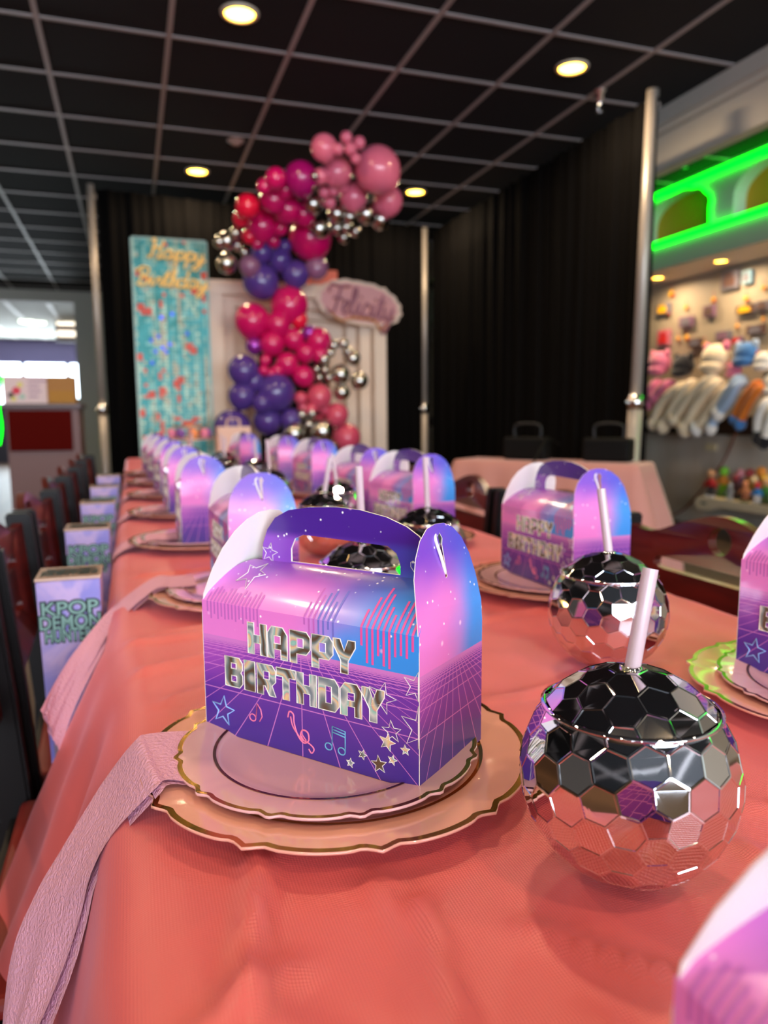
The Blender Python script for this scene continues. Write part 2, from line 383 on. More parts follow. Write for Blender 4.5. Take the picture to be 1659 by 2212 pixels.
bm = bmesh.new(); bevelbox(bm, -sw, sw, 0, .012, 0, .19); meshobj('card', bm, mat('card_pinkwhite', 'd9c3c6', .5), t)
bm = bmesh.new()
for cx_, cz_, r_, mi in ((-.055, .09, .026, 0), (-.09, .06, .02, 1), (-.03, .13, .018, 2), (-.075, .035, .018, 2), (-.02, .05, .018, 3)):
    M = Matrix.Translation((cx_, -.002, cz_)) @ Matrix.Rotation(pi/2, 4, 'X'); g = bmesh.ops.create_cone(bm, cap_ends=True, segments=20, radius1=r_, radius2=r_, depth=.003, matrix=M)
    for v in g['verts']:
        for f in v.link_faces: f.material_index = mi
for k, ww in enumerate((.12, .07, .08, .06)): box(bm, .02, .02+ww, -.003, -.0005, .15-.035*k, .162-.035*k, 4)
meshobj('picture', bm, [mat('p_red', 'd0203c'), mat('p_dark', '4b3530'), mat('p_yel', 'd8d068'), mat('p_green', '9cc0b0'), mat('p_mauve', 'a07f9c')], t)
p0, p1 = aty(103, 868, CY+.12), aty(162, 815, CY+.12)
t = empty('cardboard_box', ((p0.x+p1.x)/2, CY+.12, zt)); tag(t, 'brown cardboard box standing on the counter right of the menu card', 'box')
sw = (p1.x-p0.x)/2
bm = bmesh.new(); bevelbox(bm, -sw, sw, 0, .15, 0, .19); meshobj('body', bm, mat('cardboard', 'a5763f', .7), t)
bm = bmesh.new(); box(bm, -sw+.01, sw-.01, -.002, 0, .01, .09); meshobj('printed_label', bm, mat('mustard', 'a8761c', .6), t)

# ------------------------------------------------------------------ shimmer wall
SY = 5.95
A, B = aty(280, 511, SY), aty(447, 521, SY)
SW, SH = B.x-A.x, A.z-.03
t = empty('shimmer_panel', (A.x, SY, 0)); tag(t, 'tall teal sequin backdrop panel with coral and blue glints, left of the white frame', 'sequin panel')
bm = bmesh.new(); box(bm, 0, SW, .012, .04, .03, .03+SH); meshobj('backing', bm, mat('teal_back', '2f6f72', .5), t)
bm = bmesh.new(); box(bm, 0, .012, -.004, .05, .02, .035+SH); box(bm, SW-.012, SW, -.004, .05, .02, .035+SH); box(bm, 0, SW, -.004, .05, .02+SH, .035+SH); meshobj('frame', bm, mat('panel_edge', '9fc6be', .3), t)
bm = bmesh.new(); nx, nz = 21, 82; dx, dz = SW/nx, SH/nz
glint_spots = [(.04, .62), (.30, .56), (.36, .58), (.12, .53), (.30, .52), (.33, .51), (.16, .50), (.22, .50), (.62, .40), (.66, .40), (.71, .41), (.76, .42), (.05, .44), (.53, .42), (.5, .36), (.28, .37), (.72, .66), (.76, .65), (.52, .54), (.56, .55), (.54, .52), (.55, .49), (.08, .35), (.24, .33), (.08, .24), (.12, .21), (.08, .18), (.3, .18), (.1, .07), (.35, .79), (.07, .89), (.1, .78), (.95, .89), (.92, .82), (.8, .84), (.2, .87), (.18, .77), (.27, .43), (.31, .41), (.3, .39), (.67, .30), (.84, .30), (.45, .27), (.3, .29)]  # where light sparkles on the panel; painted in as coral sequins
for i in range(nx):
    for j in range(nz):
        x = (i+.5)*dx; z = .03+(j+.5)*dz; fx, fz = x/SW, (z-.03)/SH
        k = .5+.9*noise.noise((x*26, z*2.2, 3))+.35*(rnd.random()-.5); k = min(.98, max(0, k)); k2 = rnd.random()
        mi = 1 if k < .42 else 0 if k < .62 else 2 if k < .74 else 5
        if k2 > .985: mi = 3
        if fx < .12 and k2 < .7: mi = 1 if fx > .05 else 2
        if any(abs(fx-hx) < .036 and abs(fz-hz) < .010 for hx, hz in glint_spots): mi = 3
        if .52 < fz < .8 and .2 < fx < .9 and k2 > .965: mi = 4  # blue sparkles are likewise painted into the sequin colour
        M = Matrix.Translation((x, -.001, z)) @ Matrix.Rotation(rnd.gauss(0, .05), 4, 'X') @ Matrix.Rotation(rnd.gauss(0, .05), 4, 'Z')
        box(bm, -dx*.44, dx*.44, -.001, 0, -dz*.44, dz*.44, mi, M)
o = meshobj('sequins', bm, [mat('seq_teal', '74a9a0', .4, metal=.35), mat('seq_deep', '3f9494', .4, metal=.4), mat('seq_pale', 'a4bfa8', .4, metal=.35), mat('seq_coral_glint', 'ff5a40', .4, sheen=.3), mat('seq_blue_glint', '3a5cf0', .3, metal=.3), mat('seq_sand', 'a8a48c', .4, metal=.35)], t)
o['kind'] = 'stuff'

def script_text(name, txt, size, shear, m, loc, ext=.006, off=.004, parent=None, spacing=1.0, rx=pi/2, rz=0, sx=1, ry=0):
    cu = bpy.data.curves.new(name, 'FONT'); cu.body = txt; cu.size = size; cu.shear = shear; cu.extrude = ext; cu.offset = off; cu.align_x = 'CENTER'; cu.align_y = 'CENTER'; cu.space_character = spacing; cu.bevel_depth = 0
    o = bpy.data.objects.new(name, cu); COL.objects.link(o)
    bpy.context.view_layer.update()
    me = bpy.data.meshes.new_from_object(o.evaluated_get(bpy.context.evaluated_depsgraph_get()))
    bpy.data.objects.remove(o); me.name = name; me.materials.clear(); me.materials.append(m)
    me.transform(Matrix.Translation(loc) @ Matrix.Rotation(rz, 4, 'Z') @ Matrix.Rotation(rx, 4, 'X') @ Matrix.Rotation(ry, 4, 'Z') @ Matrix.Diagonal((sx, 1, 1, 1)))
    r = bpy.data.objects.new(name, me); COL.objects.link(r)
    if parent: r.parent = parent
    return r
# cursive strokes: each letter is a list of polylines in a unit em, joined by Catmull-Rom
CUR = {
 'H': ([[(.05, .95), (.22, 1.0), (.2, .5), (.1, 0), (-.02, .05)], [(.62, 1.0), (.55, .5), (.5, 0), (.62, .02), (.72, .15)], [(.1, .5), (.4, .58), (.6, .5)]], .72),
 'B': ([[(.15, .9), (.18, .5), (.1, 0)], [(-.1, .75), (.15, 1.02), (.5, .95), (.45, .6), (.2, .52), (.5, .42), (.5, .1), (.2, -.03), (.02, .08)]], .62),
 'F': ([[(-.12, .7), (-.05, 1.0), (.35, .97), (.8, 1.05)], [(.4, .97), (.32, .5), (.22, .05), (.0, -.05), (-.12, .1)], [(.1, .5), (.35, .56), (.55, .5)]], .55),
 'a': ([[(.38, .42), (.15, .5), (.02, .2), (.15, 0), (.35, .2), (.4, .48), (.38, .1), (.5, .02), (.6, .15)]], .55),
 'p': ([[(0, .15), (.12, .48), (.05, -.45)], [(.1, .3), (.28, .5), (.42, .3), (.28, .02), (.14, .08)], [(.3, .03), (.48, .12)]], .5),
 'y': ([[(0, .45), (.05, .1), (.2, .05), (.35, .45)], [(.35, .45), (.3, -.1), (.1, -.5), (-.05, -.35), (.2, -.1), (.5, .12)]], .48),
 'i': ([[(0, .15), (.12, .48), (.1, .1), (.2, .02), (.3, .15)], [(.15, .68), (.17, .72)]], .3),
 'r': ([[(0, .15), (.1, .5), (.12, .4), (.28, .44), (.24, .1), (.33, .02), (.42, .15)]], .4),
 't': ([[(0, .15), (.18, .9), (.12, .1), (.22, .02), (.34, .15)], [(0, .6), (.32, .64)]], .34),
 'h': ([[(0, .15), (.2, .8), (.12, 1.0), (.08, .5), (.05, 0), (.15, .4), (.3, .45), (.28, .05), (.42, .12)]], .42),
 'd': ([[(.35, .42), (.12, .48), (.02, .2), (.15, 0), (.33, .2), (.46, 1.0), (.36, .1), (.46, .02), (.56, .15)]], .54),
 'e': ([[(0, .12), (.2, .25), (.3, .42), (.15, .48), (.06, .2), (.15, 0), (.36, .14)]], .36),
 'l': ([[(0, .12), (.2, .6), (.22, .98), (.1, .9), (.08, .2), (.16, 0), (.32, .14)]], .3),
 'c': ([[(.32, .4), (.15, .48), (.02, .2), (.15, 0), (.38, .14)]], .38),
}
def cursive(bm, word, x0, z0, h, r, y=0, slant=.18, stretch=1.0, mi=0, slope=0):
    x = x0
    for ch in word:
        strokes, adv = CUR[ch]
        for s in strokes:
            pts = smoothpath([(x+(px+slant*pz)*h*stretch, y, z0+pz*h+slope*(x+px*h-x0)) for px, pz in s], 5)
            tube(bm, pts, r, 6, mi)
        x += adv*h*stretch
    return x
t = empty('neon_sign', (A.x, SY-.05, CAMZ+1.0)); tag(t, 'pale gold cursive Happy Birthday sign hung on the teal sequin panel', 'sign')
bm = bmesh.new(); cursive(bm, 'Happy', .12, .17, .125, .008, slope=-.05, stretch=1.18); meshobj('lettering', bm, M_neonw, t)
bm = bmesh.new(); cursive(bm, 'Birthday', .03, -.03, .125, .008, slope=-.03, stretch=1.12); meshobj('lettering', bm, M_neonw, t)

# ------------------------------------------------------------------ white stepped frame backdrop
FY = 5.98
A, B = aty(450, 602, FY), aty(834, 615, FY)
FW, FH = B.x-A.x, aty(640, 612, FY).z
t = empty('backdrop_frame', (A.x, FY, 0)); tag(t, 'large cream stepped doorway frame standing behind the balloons', 'backdrop')
M_cream = mat('cream_paint', 'f0dcc4', .5)
steps = [(0, .105, 0), (.105, .095, .10), (.20, .09, .20), (.29, .12, .30)]
for k, (ins, wd, dep) in enumerate(steps):
    bm = bmesh.new(); y0, y1 = dep, dep+.10
    x0, x1, zt_ = ins, FW-ins, FH-ins*.82
    bevelbox(bm, x0, x0+wd, y0, y1, .0, zt_-wd, .004); bevelbox(bm, x1-wd, x1, y0, y1, 0, zt_-wd, .004); bevelbox(bm, x0, x1, y0, y1, zt_-wd, zt_, .004)
    meshobj('moulding', bm, M_cream, t)
bm = bmesh.new(); box(bm, .40, FW-.40, .41, .42, 0, FH-.28); meshobj('dark_opening', bm, mat('matte_black', '050505', .9), t)

# cloud shaped name sign on the frame
NY = 5.956
A, B = aty(688, 700, NY), aty(866, 700, NY); C = aty(777, 655, NY)
t = empty('name_sign', C); tag(t, 'cloud shaped pink and cream cursive name sign on the upper right of the frame', 'sign')
ow = (B.x-A.x)/2; oh = ow*.50
out = []
for k in range(72):
    a = 2*pi*k/72; bump = 1+.045*abs(sin(a*9))
    x = ow*cos(a)*bump*(1-.06*sin(a)); z = oh*sin(a)*bump*(.95+.15*abs(cos(a)))-.12*x
    out.append((x, z))
bm = bmesh.new(); plate(bm, [out], lambda a, b, k: Vector((a, k*.02, b)), mf=0); meshobj('board', bm, mat('board_cream', 'e6cdb8', .5), t)
bm = bmesh.new(); plate(bm, [[(x*.9, z*.84) for x, z in out]], lambda a, b, k: Vector((a, -.006+k*.006, b)), mf=0); meshobj('pink_layer', bm, mat('board_pink', 'd89c9c', .5), t)
bm = bmesh.new(); cursive(bm, 'Felicity', -ow*.74, -.07, .21, .011, y=-.02, slope=-.12, stretch=.86)
tube(bm, smoothpath([(-ow*.8, -.02, -.05), (-ow*.5, -.02, -.14), (-.05, -.02, -.12), (.12, -.02, -.14), (ow*.5, -.02, -.21), (ow*.8, -.02, -.10)], 6), .010, 6, 1)
cursive(bm, 'Felicity', -ow*.73, -.078, .21, .007, y=-.012, slope=-.12, stretch=.86, mi=1)
meshobj('lettering', bm, [mat('sign_mauve', 'a8707f', .5), mat('sign_ochre', 'cc8a4e', .5)], t)
p = aty(690, 612, 6.05); bm = bmesh.new(); bevelbox(bm, -.10, .14, 0, .1, 0, .12, .01); o = meshobj('coral_bag', bm, mat('coral', 'e8765c', .5)); o.location = (p.x, 6.0, FH+.001); tag(o, 'small coral paper block on top of the cream frame beneath the purple balloons', 'decoration')

# ------------------------------------------------------------------ balloons (one garland, tied together)
g = empty('balloon_garland', (1.2, 5.5, 0)); tag(g, 'S shaped balloon garland in pink, magenta, purple and silver rising over the cream frame', 'balloon garland')
def lat(name, c, c2=None, **k): return mat(name, c, .22, coat=.5, **k)
BM = {'P': lat('latex_pink', 'e8738f'), 'M': lat('latex_magenta', 'cf0f63'), 'R': lat('latex_red', 'e81540'), 'W': lat('latex_fuchsia', 'a8106a'), 'V': lat('latex_purple', '51388a'), 'L': lat('latex_lilac', '8a5c80'),
      'S': mat('chrome_balloon', 'c4c0b8', .2, metal=1), 'I': mat('iridescent_balloon', '9a2fb0', .15, metal=.6, coat=1), 'Q': lat('latex_rose', 'd2506c')}
BL = '''P 700 319 30|P 748 297 14|P 776 308 14|P 730 322 13|P 757 322 14|P 728 371 34|P 815 366 51|P 763 425 31|P 838 434 33|P 694 380 18|P 700 415 13|P 720 412 12|P 712 437 14|P 740 405 12|P 768 342 12
S 660 388 10|S 674 404 10|S 664 418 10|S 680 380 9|S 676 441 22|S 690 492 24|S 727 462 21|S 790 462 23|S 822 474 22|S 728 493 15|S 748 490 14|S 768 500 12|S 742 513 13|S 755 468 15
W 650 385 38|M 596 385 24|M 572 402 18|M 590 430 30|R 535 445 27|R 520 472 18|M 566 487 35|M 622 452 30|M 616 410 20|M 606 492 17|M 590 520 15|M 670 515 47|M 655 462 26|R 538 510 17|M 556 525 14
V 566 545 25|V 563 607 41|V 605 560 26|V 638 592 31|V 615 532 16|L 684 578 26|L 540 575 24
S 490 520 20|S 508 504 13|S 490 568 23|S 474 522 14|S 512 530 12|S 528 545 10
M 625 659 42|M 545 693 39|M 600 700 28|M 588 742 28|M 634 732 24|M 688 735 28|I 668 718 16|I 549 747 19|M 620 785 26|M 600 800 15|M 574 778 13|M 586 806 12|M 655 812 24|M 660 762 22|M 690 765 18|R 645 690 20|M 570 800 12
V 526 800 35|V 548 822 25|V 523 855 31|V 596 847 43|V 502 925 42|V 578 908 32|V 628 905 24|V 566 870 22
S 735 808 22|S 720 745 12|S 742 742 12|S 714 762 10|S 762 773 17|S 776 822 20|S 699 776 14|S 684 797 9|S 702 799 9|S 690 815 9|S 710 815 9|S 738 847 19|S 752 760 12
Q 690 856 28|Q 650 860 15|Q 672 885 15|Q 700 882 14|Q 728 895 26|Q 748 945 32|Q 655 880 13|Q 690 912 15
S 635 935 26|S 695 930 29|S 652 895 12|S 674 893 11|S 667 916 11|S 720 965 14|S 724 986 13'''
nb = 0
for tok in BL.replace('\n', '|').split('|'):
    k, u, v, r = tok.split(); u, v, r = float(u), float(v), float(r)
    yy = 5.50 + (.05 if r > 30 else -.02 if r < 16 else 0) + rnd.uniform(-.03, .03)
    if k == 'S': yy -= .03
    yy -= .85*min(1, max(0, (540-v)/200))
    p = aty(u, v, yy) ; R = r*(p-Vector((0, 0, CAMZ))).dot(Fv)/1609*.97
    bm = bmesh.new(); rot = Matrix.Rotation(rnd.uniform(-.7, .7), 4, 'Y') @ Matrix.Rotation(rnd.uniform(-.6, .6), 4, 'X')
    gg = bmesh.ops.create_uvsphere(bm, u_segments=28, v_segments=18, radius=1)
    for w_ in bm.verts:
        z = w_.co.z; w_.co *= R
        if z < 0: w_.co.x *= 1+.12*z*z*z; w_.co.y *= 1+.12*z*z*z; w_.co.z *= 1.10
    lathe(bm, [(R*.03, -R*1.09), (R*.05, -R*1.13), (R*.10, -R*1.20), (0, -R*1.19)], 10)
    o = meshobj('balloon', bm, BM[k], g, smooth=True); o.matrix_local = Matrix.Translation(p - g.location) @ rot
    nb += 1
print('balloons', nb)

# ------------------------------------------------------------------ banquet table with cloth
TZ = CAMZ-.25
M_cloth = NB('pink_cloth'); N = M_cloth
co, X, Y, Z_ = N.obj()
wv = []
for d in ('X', 'Y'):
    w_ = N.n('ShaderNodeTexWave', wave_type='BANDS', bands_direction=d); w_.inputs['Scale'].default_value = 190; w_.inputs['Distortion'].default_value = .4; w_.inputs['Detail'].default_value = 1
    N.nt.links.new(co, w_.inputs['Vector']); wv.append(w_.outputs['Fac'])
hgt = N.M('ADD', wv[0], wv[1])
bp = N.n('ShaderNodeBump'); bp.inputs['Strength'].default_value = .35; bp.inputs['Distance'].default_value = .0003
N.nt.links.new(hgt, bp.inputs['Height']); N.nt.links.new(bp.outputs['Normal'], N.b.inputs['Normal'])
N.b.inputs['Base Color'].default_value = lin('d05b58'); N.b.inputs['Roughness'].default_value = .38; N.b.inputs['Sheen Weight'].default_value = .3
N.b.inputs['Sheen Tint'].default_value = lin('ffb0c8'); N.b.inputs['Coat Weight'].default_value = .12; N.b.inputs['Coat Roughness'].default_value = .3
M_cloth = N.m
TX0, TX1, TY0, TY1 = -.03, .712, -.35, 4.92
t = empty('banquet_table', ((TX0+TX1)/2, 2.3, 0)); tag(t, 'long banquet table under the salmon cloth, running to the balloons', 'table')
bm = bmesh.new(); bevelbox(bm, -.345, .345, -2.6, 2.58, TZ-.035, TZ-.006, .005); meshobj('table_top', bm, mat('table_wood', '7a5c42', .5), t)
for sx in (-.28, .28):
    for sy in (-2.4, -.8, .8, 2.4):
        bm = bmesh.new(); tube(bm, [(sx, sy, 0), (sx, sy, TZ-.036)], .016, 10); meshobj('leg', bm, M_blackwood, t)
def edge_l(y):
    k = min(1, max(0, (y-.62)/.5)); k = k*k*(3-2*k); return -.010 - .020*k
def slope_l(y):
    if y < .62: return .20+.10*max(0, (y-.50)/.12)
    k = min(1, max(0, (y-.80)/.22)); k = k*k*(3-2*k); q = min(1, max(0, (y-.62)/.13)); return (.30+.18*q)*(1-k)+.015*k
def creases(x, y):
    z = .0026*noise.noise((x*9, y*5, 2)) + .0016*noise.noise((x*26, y*13, 5))
    for (x0, y0, x1, y1, h, w) in CR:
        dx, dy = x1-x0, y1-y0; L2 = dx*dx+dy*dy; s = max(0, min(1, ((x-x0)*dx+(y-y0)*dy)/L2))
        d = math.hypot(x-x0-s*dx, y-y0-s*dy); z += 2.8*h*math.exp(-(d/w)**2)*(1 if 0 < s < 1 else .6)
    return z
CR = [(.235, .56, .50, .60, .0016, .006), (.04, .33, .07, .40, .0018, .005), (.10, .22, .115, .36, .002, .005), (.36, .36, .62, .20, .0014, .004), (.02, .66, .12, .71, .0022, .008),
      (0, .75, .13, .80, .0025, .010), (-.01, .86, .16, .86, .0022, .009), (.28, .8, .7, .84, .0016, .008), (.0, .27, .06, .31, .002, .006), (.25, .23, .20, .14, .0015, .005), (.4, 1.1, .7, 1.15, .002, .01), (.055, .40, .02, .20, .0035, .006), (.13, .33, .10, .18, .0028, .005), (.17, .30, .24, .22, .002, .004), (.02, .88, .12, .90, .002, .008), (.20, .12, .17, .24, .0022, .004), (.03, .30, .10, .20, .0016, .010), (.3, .40, .36, .20, .0016, .004), (0, 1.22, .2, 1.25, .0025, .01)]
bm = bmesh.new(); ylist = []; y = -.35
while y < TY1: ylist.append(y); y += .008 if y < 1.3 else .03
ylist.append(TY1)
prof_in = []
rows = []
for y in ylist:
    el, sl = edge_l(y), slope_l(y); row = []
    for k in range(26):               # left drape, hem first
        d = .46*(1-k/25)**1.15
        f = .016*sin(y*21+1.5*sin(y*6))*min(1, d/.18) + .008*sin(y*47+d*6)*min(1, d/.1)
        amp = (1 if y < .95 else .25)*(1-.9*math.exp(-((y-.47)/.13)**4))
        rnd_ = .012*(1-math.exp(-d/.012))
        row.append(Vector((el - .006 - rnd_ - d*sl + f*amp*(1 if y < .95 else .4), y, TZ-.006-d)))
    nx_ = 90 if True else 0
    for k in range(nx_+1):
        x = el + (TX1-el)*k/nx_
        e = min(x-el, TX1-x); rr_ = .004*(math.exp(-e/.004))
        row.append(Vector((x, y, TZ - rr_ + creases(x, y))))
    for k in range(14):
        d = .38*(k+1)/14
        row.append(Vector((TX1+.008+.03*d + .010*sin(y*24)*min(1, d/.2), y, TZ-.004-d)))
    rows.append([bm.verts.new(v) for v in row])
for a, b in zip(rows, rows[1:]):
    for i in range(len(a)-1):
        f = bm.faces.new((a[i], a[i+1], b[i+1], b[i])); f.smooth = True
# far end drop
last = rows[-1]; low = [bm.verts.new(v.co + Vector((0, .01+.005*sin(i*.7), min(0, (TZ-.3)-v.co.z)))) for i, v in enumerate(last)]
for i in range(len(last)-1): f = bm.faces.new((last[i], last[i+1], low[i+1], low[i])); f.smooth = True
bmesh.ops.remove_doubles(bm, verts=bm.verts, dist=.00001)
o = meshobj('tablecloth', bm, M_cloth, smooth=True); tag(o, 'salmon pink textured plastic cloth draped over the long table in front', 'tablecloth')

# ------------------------------------------------------------------ plates
def scallop(nl, ph, amp=.034, cusp=.045):
    def f(a, r):
        t_ = ((a-ph)/(2*pi)*nl) % 1; e = min(t_, 1-t_)
        return 1 - amp + amp*.75*sin(pi*t_) + cusp*math.exp(-e/.075) - .012*math.exp(-((e-.14)/.06)**2)
    return f
def make_plate(name, R, nl, ph, z0, mbody, rise, rimw):
    t_ = empty(name)
    sc = scallop(nl, ph)
    def rf(a, r): k = max(0, (r/R-.72)/.28); return 1+(sc(a, r)-1)*min(1, k)
    bm = bmesh.new()
    prof = [(0, .006), (R*.60, .006), (R*.66, .0065), (R*.70, rise*.68), (R*.74, rise*.78), (R*.85, rise*.90), (R*.97, rise), (R*1.0, rise), (R*1.0, rise-.0016), (R*.97, rise-.0018), (R*.74, rise*.78-.0018), (R*.68, .0006), (R*.63, 0), (R*.58, .0040), (0, .0042)]
    lathe(bm, prof, nl*20, rfun=rf); meshobj('body', bm, mbody, t_)
    bm = bmesh.new(); n = nl*20
    rim = [(R*rf(2*pi*k/n, R)*cos(2*pi*k/n), R*rf(2*pi*k/n, R)*sin(2*pi*k/n)) for k in range(n)]
    A_ = [bm.verts.new((x*.997, y*.997, rise+.0002)) for x, y in rim]; B_ = [bm.verts.new((x*.968, y*.968, rise+.0001)) for x, y in rim]
    for k in range(n): f = bm.faces.new((A_[k], A_[(k+1) % n], B_[(k+1) % n], B_[k])); f.smooth = True
    meshobj('gold_rim', bm, M_gold, t_)
    bm = bmesh.new()
    lathe(bm, [(R*.735, rise*.775+.0004), (R*.755, rise*.80+.0004)], 96); meshobj('gold_ring', bm, M_gold, t_)
    return t_
TH11 = math.radians(-94.6); TH12 = math.radians(-93.7)
charger0 = make_plate('charger_plate', .137, 11, TH11, 0, M_plate, .0135, .004)
salad0 = make_plate('salad_plate', .107, 12, TH12, 0, M_plate2, .0115, .003)

# ------------------------------------------------------------------ gable boxes
BW, BD, BH, BR, BT = .186, .090, .100, .125, .164
def print_mat(name, side):
    N = NB(name); co, X, Y, Z = N.obj()
    nz_ = N.n('ShaderNodeTexNoise'); nz_.inputs['Scale'].default_value = 14; N.nt.links.new(co, nz_.inputs['Vector']); nf = N.M('SUBTRACT', nz_.outputs['Fac'], .5)
    u = N.M('ADD', N.M('DIVIDE', Y, BD), .5) if side else N.M('ADD', N.M('DIVIDE', X, BW), .5)
    uu = N.M('ADD', u, N.M('MULTIPLY', nf, .5))
    uz = N.M('ADD', uu, N.M('MULTIPLY', N.M('SUBTRACT', .1, Z), 2.0 if side else 3.0))
    sky = N.mix(N.ss(uz, .36, .80), 'e67fd2', '3a93ea')
    top = N.mix(N.ss(uu, .2, .95), '8a47bf', '3e3fa8') if not side else N.mix(N.ss(uu, .2, .9), '7a45c4', '4a50c8')
    sky = N.mix(N.ss(N.M('ADD', Z, N.M('MULTIPLY', nf, .05)), .100, .150 if side else .136), sky, top)
    if not side: sky = N.mix(N.ss(Z, .142, .150), sky, '47208c')
    # synthwave floor
    ZH = .0745
    low = N.mix(N.ss(Z, .0, .07), '40298c', '7438aa')
    low = N.mix(N.M('MULTIPLY', N.ss(u, .45, 0), N.ss(Z, .03, .07)), low, 'a950bb')
    g = N.M('MAXIMUM', N.M('SUBTRACT', ZH, Z), .0001)
    c = .0048; gd = N.M('ADD', g, .004)
    v = N.M('DIVIDE', .030, gd)
    fr = N.M('ABSOLUTE', N.M('SUBTRACT', N.M('FRACT', N.M('MULTIPLY', v, 2.2)), .5))
    dz = N.M('DIVIDE', N.M('MULTIPLY', fr, N.M('MULTIPLY', gd, gd)), .030*2.2)
    xx = N.M('SUBTRACT', Y, 0.0) if side else N.M('SUBTRACT', X, .0)
    q = N.M('DIVIDE', xx, N.M('ADD', g, .012)); kq = 2.7 if not side else 4.5
    fq = N.M('ABSOLUTE', N.M('SUBTRACT', N.M('FRACT', N.M('ADD', N.M('MULTIPLY', q, kq), .5)), .5))
    fq = N.M('SUBTRACT', .5, N.M('ABSOLUTE', N.M('SUBTRACT', fq, .5)))
    dq = N.M('DIVIDE', N.M('MULTIPLY', fq, N.M('ADD', g, .012)), kq)
    l1 = N.M('SUBTRACT', 1, N.ss(dz, .00022, .00042)); l2 = N.M('SUBTRACT', 1, N.ss(dq, .00025, .00048))
    ln = N.M('MAXIMUM', l1, l2)
    low = N.mix(N.M('MULTIPLY', ln, .85), low, 'd884cf')
    colr = N.mix(N.M('GREATER_THAN', Z, ZH), low, sky)
    # sparkles above the horizon
    for sc_, th, rj, cc in ((150, .13, .45, 'ffffff'), (60, .11, .6, 'ffd0f4')):
        vo = N.n('ShaderNodeTexVoronoi'); vo.inputs['Scale'].default_value = sc_; N.nt.links.new(co, vo.inputs['Vector'])
        sepc = N.n('ShaderNodeSeparateColor'); N.nt.links.new(vo.outputs['Color'], sepc.inputs[0])
        on = N.M('MULTIPLY', N.M('GREATER_THAN', sepc.outputs[0], rj), N.M('SUBTRACT', 1, N.ss(vo.outputs['Distance'], th*.4, th*1.4)))
        on = N.M('MULTIPLY', on, N.M('GREATER_THAN', Z, ZH+.004))
        colr = N.mix(on, colr, cc)
    N.nt.links.new(colr, N.b.inputs['Base Color']); N.b.inputs['Roughness'].default_value = .34; N.b.inputs['Coat Weight'].default_value = .35; N.b.inputs['Coat Roughness'].default_value = .12
    return N.m
M_pf = print_mat('print_front', False); M_ps = print_mat('print_side', True)
# foil
N = NB('holographic_foil'); co, X, Y, Z = N.obj()
wv_ = N.n('ShaderNodeTexWave', wave_type='BANDS', bands_direction='DIAGONAL'); wv_.inputs['Scale'].default_value = 13; wv_.inputs['Distortion'].default_value = 11; wv_.inputs['Detail'].default_value = 1.5; wv_.inputs['Detail Scale'].default_value = 2
N.nt.links.new(co, wv_.inputs['Vector'])
cr = N.n('ShaderNodeValToRGB'); e = cr.color_ramp; N.nt.links.new(wv_.outputs['Fac'], cr.inputs[0])
for k, (pp, hx) in enumerate(((0, '6a5542'), (.12, '7f9494'), (.28, 'dcd8cc'), (.44, 'f6e2a0'), (.54, 'f0b0b0'), (.62, '98dccc'), (.8, 'e0e8e0'), (1, '8496a0'))):
    el = e.elements[k] if k < 2 else e.elements.new(pp)
    el.position = pp; el.color = lin(hx)
N.nt.links.new(cr.outputs[0], N.b.inputs['Base Color']); N.b.inputs['Metallic'].default_value = .3; N.b.inputs['Roughness'].default_value = .25
M_foil = N.m
M_wline = mat('print_white', 'f0ece6', .5); M_bline = mat('print_lightblue', '8fb8f0', .5); M_pline = mat('print_pink', 'f07fa8', .5); M_tline = mat('print_teal', '6fb8d8', .5)
M_hot = mat('print_hotpink', 'e4559f', .4); M_mau = mat('print_mauve', 'c068bd', .4); M_vio = mat('print_violet', '7472c8', .4)
GLY = {
 'H': ([[(0, 0), (.34, 0), (.34, .36), (.66, .36), (.66, 0), (1, 0), (1, 1), (.66, 1), (.66, .62), (.34, .62), (.34, 1), (0, 1)]]),
 'A': ([[(0, 0), (.33, 0), (.33, .3), (.67, .3), (.67, 0), (1, 0), (1, .78), (.78, 1), (.22, 1), (0, .78)], [(.34, .48), (.34, .72), (.66, .72), (.66, .48)]]),
 'P': ([[(0, 0), (.34, 0), (.34, .3), (.8, .3), (1, .48), (1, .84), (.82, 1), (0, 1)], [(.36, .5), (.36, .78), (.66, .78), (.66, .5)]]),
 'Y': ([[(.33, 0), (.67, 0), (.67, .38), (1, .8), (1, 1), (.68, 1), (.5, .66), (.32, 1), (0, 1), (0, .8), (.33, .38)]]),
 'B': ([[(0, 0), (.82, 0), (1, .16), (1, .42), (.9, .52), (1, .62), (1, .84), (.82, 1), (0, 1)], [(.36, .18), (.36, .38), (.66, .38), (.66, .18)], [(.36, .62), (.36, .8), (.64, .8), (.64, .62)]]),
 'I': ([[(.2, 0), (.8, 0), (.8, 1), (.2, 1)]]),
 'R': ([[(0, 0), (.34, 0), (.34, .3), (.42, .3), (.66, 0), (1, 0), (.8, .34), (1, .48), (1, .84), (.82, 1), (0, 1)], [(.36, .52), (.36, .78), (.66, .78), (.66, .52)]]),
 'T': ([[(.33, 0), (.67, 0), (.67, .72), (1, .72), (1, 1), (0, 1), (0, .72), (.33, .72)]]),
 'D': ([[(0, 0), (.8, 0), (1, .2), (1, .8), (.8, 1), (0, 1)], [(.36, .24), (.36, .76), (.64, .76), (.64, .24)]]),
}
